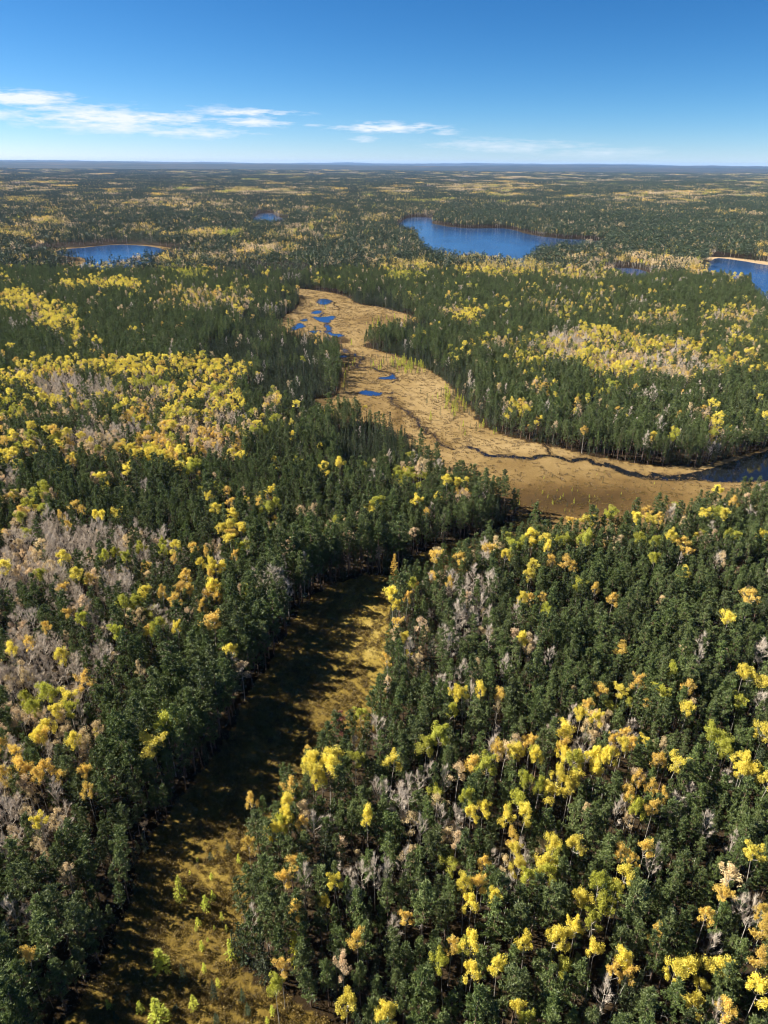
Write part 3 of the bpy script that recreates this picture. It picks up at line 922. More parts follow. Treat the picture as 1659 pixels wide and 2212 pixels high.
CROP6 = [(215, 280, 34, GO), (250, 270, 30, M), (330, 290, 34, GO), (420, 250, 34, B), (440, 290, 34, B), (490, 230, 30, M), (520, 280, 26, Y), (640, 195, 46, Y), (690, 210, 30, Y), (590, 220, 38, Y), (555, 235, 30, L), (880, 190, 40, Y), (860, 215, 30, L), (870, 130, 34, Y), (820, 135, 30, GO), (790, 215, 26, L), (700, 240, 24, Y), (740, 215, 24, Y), (985, 92, 32, L), (960, 110, 26, L), (1075, 115, 30, Y), (1135, 85, 32, GO), (1160, 130, 28, Y), (1190, 120, 24, GO),
         (1220, 85, 34, B), (1255, 90, 34, B), (1290, 130, 24, M), (1395, 100, 28, Y), (1440, 95, 34, L), (1430, 60, 28, M), (1470, 100, 28, Y), (1510, 50, 22, GO), (1570, 35, 26, M), (1475, 185, 18, Y), (1640, 190, 34, Y), (640, 320, 34, Y), (625, 370, 28, Y), (725, 305, 28, GO), (795, 310, 32, GO), (820, 335, 24, GO), (1115, 210, 28, L), (1180, 225, 24, Y), (1250, 200, 40, Y), (1290, 230, 36, GO), (1310, 260, 24, GO), (1170, 295, 24, Y), (1210, 300, 20, M), (1010, 230, 28, M), (840, 400, 32, L), (910, 430, 16, GO), (985, 470, 28, GO), (640, 470, 34, GO), (680, 470, 28, GO), (600, 465, 24, Y),
         (705, 515, 18, Y), (55, 500, 16, Y), (95, 470, 16, GO), (285, 400, 16, GO), (1490, 550, 36, Y), (50, 620, 30, M), (155, 575, 30, M), (110, 680, 30, B), (20, 740, 28, GO), (320, 510, 36, B), (345, 465, 22, M), (455, 540, 26, B), (570, 520, 30, B), (460, 620, 28, B), (385, 570, 22, B), (600, 645, 28, Y), (620, 705, 26, M), (642, 670, 22, B), (710, 720, 26, B), (525, 760, 28, B), (395, 800, 22, M), (415, 850, 24, Y), (480, 890, 30, GO), (310, 890, 32, Y), (350, 880, 28, Y), (378, 885, 24, B), (285, 950, 28, L), (490, 930, 26, M),
         (1250, 775, 28, L), (1310, 850, 34, GO), (1300, 950, 38, Y), (1290, 690, 26, M), (1360, 710, 26, B), (1610, 680, 36, B), (1640, 700, 36, B), (1580, 800, 40, Y), (1635, 830, 42, Y), (1560, 785, 30, Y), (1620, 910, 34, B), (880, 930, 30, GO), (850, 965, 24, Y), (905, 985, 30, Y), (870, 1015, 26, M), (940, 1000, 26, M), (950, 970, 24, M), (740, 1020, 28, B), (790, 1020, 30, B), (920, 1060, 28, M), (1030, 1060, 28, GO), (1035, 1110, 34, Y), (970, 1090, 24, GO), (1085, 1095, 28, GO), (980, 1150, 28, Y),
         (1460, 1080, 46, Y), (1440, 1045, 36, L), (1480, 1125, 36, L), (1640, 1040, 42, Y), (1560, 1170, 46, Y), (1170, 1165, 24, GO), (490, 1110, 28, GO), (590, 1130, 36, Y), (625, 1095, 30, GO), (650, 1140, 26, Y), (770, 1110, 28, GO), (790, 1145, 26, Y), (840, 1150, 26, Y), (910, 1140, 30, Y), (1370, 655, 24, B)]
CROP5 = [(220, 20, 20, M), (120, 90, 28, M), (95, 115, 26, L), (190, 80, 26, L), (75, 15, 20, L), (355, 90, 18, GO), (420, 100, 18, Y), (450, 105, 20, Y), (495, 100, 28, Y), (300, 150, 16, GO), (260, 110, 16, GO), (270, 285, 30, Y), (20, 330, 34, Y), (340, 355, 30, Y), (460, 280, 18, L), (500, 270, 18, Y), (550, 290, 22, L), (600, 250, 26, L), (545, 220, 20, M), (710, 220, 20, L), (765, 245, 30, Y), (720, 265, 20, L), (840, 245, 26, GO), (755, 295, 24, GO), (865, 315, 20, Y), (915, 305, 26, Y), (800, 370, 30, GO), (770, 425, 36, GO), (805, 425, 28, GO), (760, 470, 32, GO), (700, 445, 22, GO), (630, 430, 26, Y),
         (550, 478, 44, L), (585, 490, 28, L), (920, 410, 32, Y), (915, 440, 34, GO), (942, 462, 22, GO), (850, 485, 22, M), (880, 510, 26, GO), (805, 525, 22, M), (1080, 430, 30, L), (1035, 430, 20, M), (560, 550, 30, M), (610, 540, 28, M), (495, 610, 32, L), (610, 605, 24, M), (670, 600, 22, L), (760, 600, 26, Y), (265, 715, 30, Y), (290, 635, 24, M), (310, 525, 32, GO), (340, 555, 26, Y), (210, 590, 16, GO), (90, 650, 28, M), (120, 660, 26, GO), (50, 685, 26, Y), (180, 365, 24, L), (90, 350, 26, M), (110, 800, 30, M), (600, 770, 20, M), (1060, 240, 28, L),
         (985, 150, 28, Y), (960, 160, 24, Y), (1040, 160, 32, Y), (1010, 185, 30, GO), (1130, 50, 28, GO), (1085, 65, 20, M), (1190, 60, 26, L), (1300, 85, 30, M), (1625, 50, 30, L), (1605, 85, 26, Y), (1460, 130, 16, L), (1540, 115, 20, M), (1340, 80, 22, M), (905, 260, 18, GO), (1010, 285, 20, GO), (905, 370, 12, GO),
         (195, 880, 40, L), (290, 890, 40, Y), (140, 950, 28, L), (225, 960, 34, Y), (300, 945, 34, L), (340, 960, 28, B), (160, 1060, 34, Y), (205, 1025, 36, Y), (185, 1075, 34, GO), (310, 1085, 34, Y), (350, 1060, 36, M), (370, 1110, 36, M), (70, 1140, 32, GO), (15, 1050, 34, M), (15, 1110, 30, GO), (430, 1025, 28, M), (150, 975, 34, M), (720, 945, 20, L), (115, 900, 24, L), (225, 1130, 34, B), (270, 1000, 28, M)]
hand = []
for (ox, oy, lst) in ((1250, 2434, CROP8), (0, 2434, CROP7), (1250, 1600, CROP6), (0, 1600, CROP5)):
    for (x, y, r_, k) in lst:
        hand.append(((ox + x * .7535) / 1.507, (oy + y * .7535) / 1.507, r_ * .5, k))
hand.append((731, 1572, 16, 'rust'))
hand.append((744, 1578, 12, 'rust'))
# name: nominal height, crown centre as a share of it, nominal crown radius
NOM = {'pine': (18, .72, 2.6), 'rust': (15, .66, 1.9), 'spruce': (11, .5, 1.35), 'larch': (6, .5, 1.05), 'goldlarch': (13, .5, 1.7), 'yellow': (16.5, .86, 3.3), 'gold': (15.5, .83, 3.1), 'lime': (16, .84, 3.3), 'pale': (14.5, .80, 3.1), 'bare': (15.5, .74, 3.1)}
KIND_NAME = {'pine': 'pine_tree', 'rust': 'pine_tree', 'spruce': 'spruce_tree', 'larch': 'larch_tree', 'goldlarch': 'larch_tree', 'yellow': 'aspen_tree', 'gold': 'aspen_tree', 'lime': 'aspen_tree', 'pale': 'aspen_tree', 'bare': 'bare_tree'}

trees = []      # x, y, kind, scale xy, scale z, forced
hr = np.random.default_rng(5)
for (u, v, rp, k) in hand:
    if k == Y and hr.random() < .14:
        k = L
    hN, fc, rN = NOM[k]
    h = hN * hr.uniform(.86, 1.02)
    g = ground(u, v, h * fc)
    dep = project(np.array([g[0], g[1], h * fc]))[2]
    rm = rp * dep / FPX
    n = 1 if rm < 2.9 else (2 if rm < 4.0 else 3)
    for i in range(n):
        if n == 1:
            dx = dy = 0
        else:
            a = i / n * 6.28 + hr.uniform(0, 6.28)
            dx, dy = math.cos(a) * rm * .5, math.sin(a) * rm * .5
        s = np.clip((rm if n == 1 else rm * .68) / rN, .45, 1.15)
        trees.append((g[0] + dx, g[1] + dy, k, s * 1.2, h / hN * (1 if i == 0 else hr.uniform(.85, 1)), True, len(hand)))

# saplings on the bog: enlarged crop, foot x, y, height in px, kind
SAP = [(575, 1010, 230, 'larch'), (890, 1005, 95, 'larch'), (820, 1100, 140, 'larch'), (975, 1195, 75, 'larch'), (745, 1250, 80, 'larch'), (870, 795, 65, 'larch'), (1145, 640, 85, 'larch'), (1045, 540, 125, 'spruce'), (865, 605, 72, 'spruce'), (735, 620, 40, 'larch'), (780, 1490, 85, 'larch'), (800, 1700, 80, 'larch'),
       (905, 1980, 215, 'spruce'), (612, 1820, 195, 'spruce'), (402, 1705, 215, 'larch'), (700, 2070, 125, 'larch'), (1180, 1995, 135, 'spruce'), (362, 2205, 215, 'larch'), (180, 2095, 105, 'larch'), (1232, 2130, 115, 'spruce'), (925, 2215, 115, 'spruce'), (1470, 2120, 85, 'larch'), (1420, 2215, 65, 'larch'), (1075, 1560, 160, 'larch'), (1106, 1572, 300, 'spruce'), (1215, 1625, 420, 'spruce'), (940, 1845, 80, 'larch'), (835, 1405, 42, 'larch'), (720, 1300, 50, 'larch'), (900, 1290, 42, 'larch'), (1020, 1300, 60, 'larch'),
       (130, 930, 110, 'spruce'), (520, 2085, 62, 'spruce'), (460, 2160, 80, 'larch'), (660, 745, 40, 'larch'), (1290, 1660, 110, 'spruce'), (-60, 2190, 110, 'spruce'), (-130, 2060, 90, 'larch'), (60, 1990, 80, 'spruce')]
saps = []
for (x, y, hp, k) in SAP:
    u, v = (400 + x / 3.014) / 1.507, (2600 + y / 3.014) / 1.507
    g = ground(u, v)
    vt = v - hp / 3.014 / 1.507
    lo_, hi_ = 0.3, 25.0
    for _ in range(30):
        mid = (lo_ + hi_) / 2
        if project(np.array([g[0], g[1], mid]))[1] > vt:
            lo_ = mid
        else:
            hi_ = mid
    sz = lo_ / NOM[k][0]
    wide = 1.25 if x in (402, 362, 1075) else 1.0
    saps.append((g[0], g[1], k, min(sz * 1.15, 1.1) * wide if k == 'larch' else min(max(sz, .45), 1.0) * .9, sz, True, 0))
trees += saps
# the tall golden larch at the tip of the bog and its green spruce neighbour
for (u, v0, k, hh, s) in ((851, 1272, 'goldlarch', 13.5, 1.05), (879, 1232, 'spruce', 11.5, 1.1), (640, 2085, 'larch', 9.0, 1.2)):
    g = ground(u, v0)
    trees.append((g[0], g[1], k, s, hh / NOM[k][0], True, 0))
for n_, (u, v) in enumerate(((556, 2092), (582, 2066), (563, 2014), (596, 2030), (574, 1962), (606, 1978), (580, 1905), (616, 1915), (604, 1846), (642, 1856), (566, 1872), (625, 2085), (650, 2040), (640, 1800), (668, 1770), (660, 1960), (690, 1990))):
    g = ground(u, v)
    trees.append((g[0], g[1], 'pine', .86 + .08 * math.sin(n_ * 2.1), .86 + .1 * math.sin(n_ * 1.3), True, 0))
for n_ in range(16):   # spruces on the spit of the round lake
    g = ground(134 + n_ * 3.0 + 3 * math.sin(n_ * 5.1), 559 + 3 * math.sin(n_ * 2.3))
    trees.append((g[0], g[1], 'spruce', .9, .8 + .25 * math.sin(n_ * 1.7), True, 0))
for n_, (u, v, sc) in enumerate(((72, 1965, 1.0), (118, 1948, 1.12), (152, 1992, 1.05), (100, 2025, .95), (28, 1905, .95), (38, 1838, .9), (150, 1800, .92), (62, 1796, .85), (8, 2065, 1.0), (165, 1700, .9), (30, 1680, .85), (50, 2110, .95), (95, 1885, .85), (190, 1840, .85))):
    g = ground(u, v, 12.5 * sc)          # broad old pines at the lower left
    trees.append((g[0], g[1], 'pine', sc, .95 * sc, True, 0))
N_FORCED = len(trees)

# ------------------------------------------------------------------ stands: mean make-up of the forest over the valley
#            pine spruce yellow gold lime pale bare
BASE = np.array([.76, .13, .02, .015, .015, .03, .03])
MIX = {'Y': [.06, .02, .58, .14, .08, .10, .02], 'M': [.12, .06, .10, .14, .06, .40, .12], 'B': [.05, .02, .01, .02, .01, .17, .72], 'S': [.04, .93, .0, .005, .005, .01, .01],
       'L': [.12, .03, .2, .02, .55, .06, .02], 'P': [.95, .03, .0, .0, .0, .01, .01], 'O': [.10, .05, .08, .45, .02, .28, .02], 'X': [.45, .10, .10, .08, .07, .12, .08]}
BLOBS = [
    # far
    (350, 438, 200, 11, 'M', .7), (420, 412, 160, 9, 'M', .6), (560, 412, 110, 10, 'M', .6), (690, 410, 90, 8, 'M', .6), (100, 475, 38, 6, 'Y', .9), (430, 503, 55, 8, 'Y', .95), (510, 503, 40, 9, 'L', .8), (615, 513, 40, 10, 'Y', .7), (680, 500, 60, 16, 'M', .6), (815, 470, 30, 7, 'Y', .9), (50, 430, 60, 9, 'Y', .6), (30, 405, 60, 6, 'M', .6),
    (300, 493, 50, 9, 'Y', .6), (40, 495, 45, 10, 'Y', .6), (585, 535, 80, 13, 'M', .7), (640, 520, 60, 20, 'X', .7), (150, 450, 120, 10, 'X', .7), (855, 416, 45, 6, 'M', .9), (1055, 404, 120, 9, 'M', .9), (1055, 403, 60, 5, 'Y', .6), (1280, 428, 70, 4, 'M', .9), (1455, 421, 110, 9, 'M', .9), (1500, 414, 50, 5, 'O', .7), (1630, 394, 40, 3, 'M', .9), (1180, 440, 70, 4, 'M', .5),
    (1010, 548, 34, 10, 'Y', .95), (895, 571, 50, 12, 'Y', .9), (870, 592, 40, 12, 'L', .7), (1110, 573, 105, 13, 'Y', .9), (1240, 588, 80, 9, 'M', .85), (1330, 560, 110, 13, 'M', .75), (1420, 566, 80, 14, 'M', .8), (1535, 578, 55, 14, 'O', .95), (1590, 590, 30, 8, 'O', .7),
    (1200, 540, 60, 12, 'P', .8), (960, 520, 50, 18, 'P', .8), (1400, 500, 260, 40, 'P', .93), (1250, 455, 220, 18, 'P', .8), (1050, 470, 130, 14, 'P', .85), (1560, 460, 160, 26, 'P', .85), (700, 540, 120, 20, 'P', .5), (760, 570, 60, 20, 'P', .5),
    # right of the meadow
    (1016, 676, 34, 14, 'Y', .8), (970, 665, 30, 10, 'M', .6), (1275, 745, 110, 34, 'Y', .97), (1200, 740, 62, 30, 'B', .85), (1200, 745, 70, 18, 'M', .6), (1366, 765, 80, 30, 'M', .9), (1462, 742, 55, 12, 'Y', .95), (1455, 780, 95, 26, 'M', .9), (1330, 790, 60, 16, 'Y', .7), (1605, 780, 55, 20, 'Y', .6), (1560, 775, 30, 14, 'Y', .8), (1597, 678, 85, 12, 'M', .85), (1590, 672, 60, 7, 'Y', .6), (1415, 683, 60, 11, 'M', .8), (1150, 770, 48, 22, 'L', .75), (1130, 730, 60, 14, 'X', .8), (1050, 735, 40, 20, 'X', .7), (1090, 735, 24, 10, 'O', .6),
    (1131, 878, 26, 20, 'Y', .9), (1165, 832, 22, 14, 'O', .8), (1200, 858, 14, 12, 'Y', .6), (1544, 913, 16, 22, 'Y', .9), (1462, 925, 20, 18, 'L', .8), (1318, 832, 34, 10, 'L', .6), (1078, 836, 10, 12, 'O', .9), (1050, 895, 14, 10, 'Y', .7), (1500, 880, 40, 16, 'M', .6), (1390, 845, 40, 10, 'B', .6), (1240, 870, 24, 16, 'M', .6), (1600, 720, 50, 20, 'X', .6), (1350, 660, 200, 20, 'X', .45), (1200, 650, 120, 20, 'X', .4),
    (1120, 700, 100, 12, 'P', .7), (1500, 640, 120, 20, 'P', .6), (1240, 810, 34, 14, 'P', .95), (1360, 850, 60, 18, 'P', .8), (1450, 860, 60, 18, 'P', .8),
    (790, 640, 90, 22, 'S', .9), (880, 690, 60, 20, 'S', .9), (900, 760, 80, 26, 'S', .97), (970, 810, 50, 34, 'S', .95), (1010, 860, 40, 26, 'S', .8), (840, 735, 50, 16, 'S', .98), (1180, 940, 120, 16, 'S', .85), (1330, 965, 140, 16, 'S', .85), (1500, 975, 130, 20, 'S', .8),
    # left of the meadow
    (280, 900, 330, 70, 'M', .45),
    (90, 660, 66, 20, 'Y', .85), (120, 690, 46, 20, 'Y', .8), (30, 640, 44, 12, 'Y', .7), (75, 675, 30, 14, 'B', .6), (200, 612, 75, 8, 'Y', .85), (262, 610, 40, 8, 'Y', .85), (400, 585, 34, 10, 'L', .85), (440, 552, 90, 12, 'M', .75), (450, 642, 120, 20, 'M', .75), (525, 662, 24, 14, 'Y', .6), (325, 715, 50, 18, 'M', .45), (165, 715, 9, 32, 'Y', .9), (250, 560, 150, 16, 'X', .5), (330, 590, 60, 10, 'P', .6),
    (25, 800, 34, 12, 'Y', .9), (100, 785, 64, 13, 'Y', .9), (30, 822, 40, 8, 'Y', .6), (105, 850, 34, 18, 'Y', .85), (22, 875, 34, 18, 'L', .95), (165, 828, 74, 18, 'B', .85), (375, 785, 140, 20, 'Y', .92), (475, 797, 66, 22, 'Y', .9), (320, 825, 48, 16, 'L', .85), (350, 848, 66, 16, 'M', .85), (435, 835, 64, 18, 'Y', .9), (500, 857, 36, 16, 'Y', .85), (480, 892, 42, 16, 'B', .9), (390, 885, 54, 14, 'Y', .9), (295, 895, 34, 16, 'Y', .9),
    (220, 922, 90, 24, 'B', .9), (390, 930, 100, 30, 'M', .9), (350, 967, 48, 18, 'Y', .95), (65, 955, 28, 15, 'Y', .9), (25, 985, 28, 12, 'Y', .9), (150, 955, 64, 24, 'M', .8), (210, 965, 40, 18, 'B', .7), (272, 972, 16, 16, 'Y', .9), (560, 912, 40, 22, 'L', .8), (590, 845, 26, 36, 'M', .8), (500, 937, 54, 28, 'M', .85), (625, 920, 12, 15, 'Y', .9), (596, 982, 15, 10, 'Y', .98), (220, 1035, 24, 12, 'Y', .85), (265, 1020, 16, 12, 'Y', .8), (410, 1010, 34, 16, 'L', .75), (470, 1046, 26, 14, 'L', .9), (700, 1005, 26, 10, 'Y', .95), (730, 1000, 14, 10, 'Y', .9), (345, 1020, 9, 8, 'Y', .9), (650, 950, 14, 14, 'B', .7), (870, 1015, 20, 14, 'L', .9), (910, 1020, 14, 12, 'L', .7), (790, 1010, 30, 14, 'M', .7), (980, 1060, 30, 16, 'M', .6), (30, 1060, 30, 16, 'M', .7),
    (360, 700, 160, 40, 'P', .5), (60, 740, 80, 30, 'P', .7), (330, 760, 90, 8, 'P', .5), (560, 1010, 120, 30, 'P', .8), (120, 905, 90, 12, 'P', .7), (180, 1000, 90, 14, 'P', .6),
    (640, 800, 90, 90, 'S', .97), (560, 720, 110, 50, 'S', .92), (600, 650, 80, 30, 'S', .85), (690, 860, 50, 40, 'S', .95), (600, 575, 110, 26, 'S', .85), (800, 935, 100, 46, 'S', .98), (730, 905, 40, 26, 'S', .98), (130, 560, 60, 14, 'S', .8), (150, 540, 30, 12, 'S', .9), (330, 505, 90, 9, 'S', .7), (480, 745, 60, 30, 'S', .6), (1090, 1090, 40, 26, 'S', .85),
    # near left
    (130, 1200, 200, 110, 'B', .7), (60, 1420, 130, 110, 'B', .6), (60, 1720, 110, 100, 'B', .7),
    (60, 1150, 100, 40, 'B', .95), (185, 1147, 85, 28, 'B', .95), (300, 1155, 60, 24, 'B', .7), (25, 1215, 70, 34, 'B', .9), (30, 1345, 60, 46, 'B', .9), (200, 1315, 58, 28, 'B', .85), (120, 1285, 60, 24, 'B', .85), (350, 1322, 54, 28, 'B', .8), (480, 1190, 28, 22, 'B', .7), (255, 1255, 40, 18, 'B', .75), (30, 1440, 56, 48, 'B', .85), (210, 1415, 40, 22, 'B', .55), (45, 1745, 80, 60, 'B', .9), (125, 1780, 50, 40, 'M', .7), (110, 1690, 80, 30, 'M', .75), (60, 1500, 50, 40, 'B', .7), (120, 1560, 80, 60, 'M', .6), (420, 1200, 200, 30, 'P', .3),
    # near right
    (900, 1740, 50, 40, 'B', .3), (985, 1335, 60, 30, 'B', .35), (1480, 1690, 50, 60, 'B', .4), (1250, 1580, 70, 36, 'B', .5), (950, 1400, 90, 60, 'B', .3), (1010, 1250, 80, 26, 'B', .5), (620, 1960, 40, 60, 'B', .3), (840, 1850, 50, 40, 'B', .2), (1350, 1400, 300, 90, 'P', .8), (1400, 1250, 200, 60, 'P', .7), (1060, 1180, 60, 24, 'O', .5),
]
MIXA = {k: np.array(v) / sum(v) for k, v in MIX.items()}
KINDS = ['pine', 'spruce', 'yellow', 'gold', 'lime', 'pale', 'bare']


def makeup(x, y, zc=12.0):
    z = hz(x, y) + zc
    u, v, _ = project(np.stack([x, y, z], -1))
    P = np.repeat(BASE[None], len(x), 0)
    # open mixed country in the distance
    far = np.clip((640 - v) / 160, 0, 1)[:, None] * .38
    P = P * (1 - far) + MIXA['X'] * far
    # stray groups: the same few species keep company
    r = np.hypot(x, y)
    cell = np.where(r < 1200, 16.0, 60.0)
    g = fbm(x / cell, y / cell, 77, 2)
    boost = np.clip((g - .52) * 5, 0, 1.6)[:, None]
    P = P * np.concatenate([np.ones_like(boost), np.ones_like(boost), *(0.35 + boost,) * 5], 1)
    P = P / P.sum(1, keepdims=True)
    wob = (fbm(x / 30.0, y / 40.0, 31, 3) - .5) * 1.5
    for (bu, bv, ru, rv, k, s) in BLOBS:
        d = ((u - bu) / ru) ** 2 + ((v - bv) / rv) ** 2
        w = s * np.clip((1.30 - np.sqrt(d) + wob) * 1.8, 0, 1)[:, None]
        P = P * (1 - w) + MIXA[k] * w
    # country beyond: long bands of bright and dark
    fr = np.clip((r - 1900) / 800, 0, 1)[:, None]
    b = fbm(x / 420.0, y / 300.0, 91, 4)
    band = np.clip((b - .54) * 9, 0, 1)[:, None]
    Q = MIXA['P'] * .62 + MIXA['S'] * .3 + MIXA['X'] * .08
    Q = Q * (1 - band) + (MIXA['M'] * .78 + MIXA['O'] * .12 + MIXA['Y'] * .10) * band
    keep = np.clip(P[:, 2:].sum(1, keepdims=True) / P.sum(1, keepdims=True) * 1.5, 0, 1)
    P = P * (1 - fr * .75 * (1 - keep)) + Q * fr * .75 * (1 - keep)
    return P / P.sum(1, keepdims=True)


def choose(P, r, xy, cell, share):
    """kind of each tree; a share of them follow their neighbours so that groves form"""
    c = np.cumsum(P, 1)
    u = r.random(len(P))
    wx = xy[:, 0] + (fbm(xy[:, 0] / cell, xy[:, 1] / cell, 5, 2) - .5) * cell * 1.6
    wy = xy[:, 1] + (fbm(xy[:, 0] / cell, xy[:, 1] / cell, 8, 2) - .5) * cell * 1.6
    k = (np.floor(wx / cell).astype(np.int64) * 73856093) ^ (np.floor(wy / cell).astype(np.int64) * 19349663)
    k = ((k & 0x7fffffff) * 1103515245 + 12345) & 0x7fffffff
    k = ((k ^ (k >> 15)) * 48271) & 0x7fffffff
    hu = (k % 100003) / 100003.0
    u = np.where(r.random(len(P)) < share, hu, u)
    return (u[:, None] > c).sum(1).clip(0, len(KINDS) - 1)


def is_open(P):
    m = np.zeros(len(P), bool)
    for p in OPEN:
        m |= inpoly(P, p)
    return m


RNEAR = 880.0
SZ = 0.64
c = 1.45
X, Yg = np.meshgrid(np.arange(-640, 640, c), np.arange(30, RNEAR, c))
P0 = np.stack([X.ravel(), Yg.ravel()], -1) + rng.uniform(-c * .48, c * .48, (X.size, 2))
tdep = P0[:, 1] * math.cos(R(PITCH)) + (H - 10) * math.sin(R(PITCH))
lim = .60 * tdep
P0 = P0[(P0[:, 0] < lim + 14) & (P0[:, 0] > -lim - 34) & (P0[:, 1] > 34)]
opn = is_open(P0)
# islands of trees left standing on the wetland: none; a thin scatter of dwarf trees comes later
P0 = P0[~opn]
kid = choose(makeup(P0[:, 0], P0[:, 1]), rng, P0, 11.0, .5)
# tall old pines line the left shore of the bog
SHORE = G([(780, 1246), (725, 1262), (675, 1290), (635, 1340), (598, 1405), (560, 1470), (515, 1545), (465, 1625), (405, 1705), (345, 1785), (312, 1845), (290, 1905), (268, 1965), (246, 2030), (212, 2100), (172, 2170)])
SHORE = np.concatenate([SHORE[:-1] + (SHORE[1:] - SHORE[:-1]) * f for f in (0, .33, .67)])
edge = np.full(len(P0), 99.0)
nm_ = P0[:, 1] < 280
edge[nm_] = np.min(np.hypot(P0[nm_][:, None, 0] - SHORE[None, :, 0], P0[nm_][:, None, 1] - SHORE[None, :, 1]), 1)
edge[P0[:, 0] > 25] = 99.0
order = rng.permutation(len(P0))
SEP = {'pine': 1.85, 'rust': 1.9, 'spruce': 1.12, 'larch': .9, 'goldlarch': 1.6, 'yellow': 1.85, 'gold': 1.8, 'lime': 1.85, 'pale': 1.65, 'bare': 1.5}
grid = {}
CS = 4.2


def put(x, y, s):
    grid.setdefault((int(x // CS), int(y // CS)), []).append((x, y, s))


def free(x, y, s):
    i, j = int(x // CS), int(y // CS)
    for a in (i - 1, i, i + 1):
        for b in (j - 1, j, j + 1):
            for (px, py, ps) in grid.get((a, b), ()):
                if (px - x) ** 2 + (py - y) ** 2 < (ps + s) ** 2:
                    return False
    return True


for t_ in trees:
    put(t_[0], t_[1], SEP[t_[2]] * (.62 if t_[2] != 'larch' else 1))
for i in order:
    x, y = P0[i]
    k = KINDS[kid[i]]
    s = SEP[k] * SZ * (1.0 if edge[i] > 12 else .95)
    if y < 260:
        s *= .90 if k == 'pine' else .95
    if y > 420:
        s *= 1.0 + min(.12, (y - 420) / 4000)
    if free(x, y, s):
        put(x, y, s)
        sz = rng.normal(1.0, .18)
        if k == 'spruce':
            sz *= rng.uniform(.7, 1.3)
        if edge[i] > 16:
            sz *= SZ
        elif y > 104:
            sz *= .86 if k == 'pine' else .8
        else:                      # lower growth where the bog runs out below
            sz *= (.46 if edge[i] < 9 else .62) * rng.uniform(.85, 1.2)
        sz = float(np.clip(sz, .35, 1.4))
        trees.append((x, y, k, sz * rng.uniform(.96, 1.2), sz * 1.12, False, 0))
# dwarf larches and spruces thinly spread over the lower meadow and its right shore
dw = np.random.default_rng(12)
for (u0, v0, ru, rv, n) in ((1230, 1080, 190, 50, 70), (1090, 1130, 70, 30, 40), (900, 790, 120, 18, 220), (990, 860, 55, 44, 140), (1060, 925, 80, 12, 40), (830, 700, 60, 12, 40), (745, 800, 14, 50, 40), (720, 900, 40, 14, 30), (680, 660, 60, 10, 14)):
    for _ in range(n):
        u, v = u0 + dw.normal() * ru * .5, v0 + dw.normal() * rv * .5
        g = ground(u, v)
        if inpoly(g[None], MEADOW)[0] or inpoly(g[None], BOG)[0]:
            if any(inpoly(g[None], w)[0] for w in PONDS + [LAKES['creek_mouth']]):
                continue
            k = 'larch' if dw.random() < .45 else 'spruce'
            s = dw.uniform(.3, .9) if v0 < 1000 else dw.uniform(.14, .32)
            trees.append((g[0], g[1], k, s * (.9 if k == 'larch' else .6), s * (1 if k == 'larch' else .7), False, 1))
print('trees', len(trees), 'forced', N_FORCED)

# ------------------------------------------------------------------ which trees are told apart in the photo
TX = np.array([t[0] for t in trees]); TY = np.array([t[1] for t in trees])
TK = [t[2] for t in trees]
TSX = np.array([t[3] for t in trees]); TSZ = np.array([t[4] for t in trees])
TZ = hz(TX, TY)
for i, t in enumerate(trees):
    if t[6] == 1 or TK[i] in ('larch',):
        TZ[i] = max(TZ[i], 0.1)
NH = np.array([NOM[k][0] for k in TK]); NF = np.array([NOM[k][1] for k in TK]); NR = np.array([NOM[k][2] for k in TK])
TU, TV, TD = project(np.stack([TX, TY, TZ + NH * NF * TSZ], -1))
size = NR * TSX * np.sqrt(NH * TSZ / 16.0) / TD
inframe = (TU > 2) & (TU < 1657) & (TV > 100) & (TV < 2206)
names = np.array([KIND_NAME[k] for k in TK])
single = np.zeros(len(trees), bool)
for nm in set(names):
    c_ = np.where((names == nm) & inframe)[0]
    c_ = c_[np.argsort(-size[c_])][:130 if nm == 'larch_tree' else 290]
    single[c_] = True

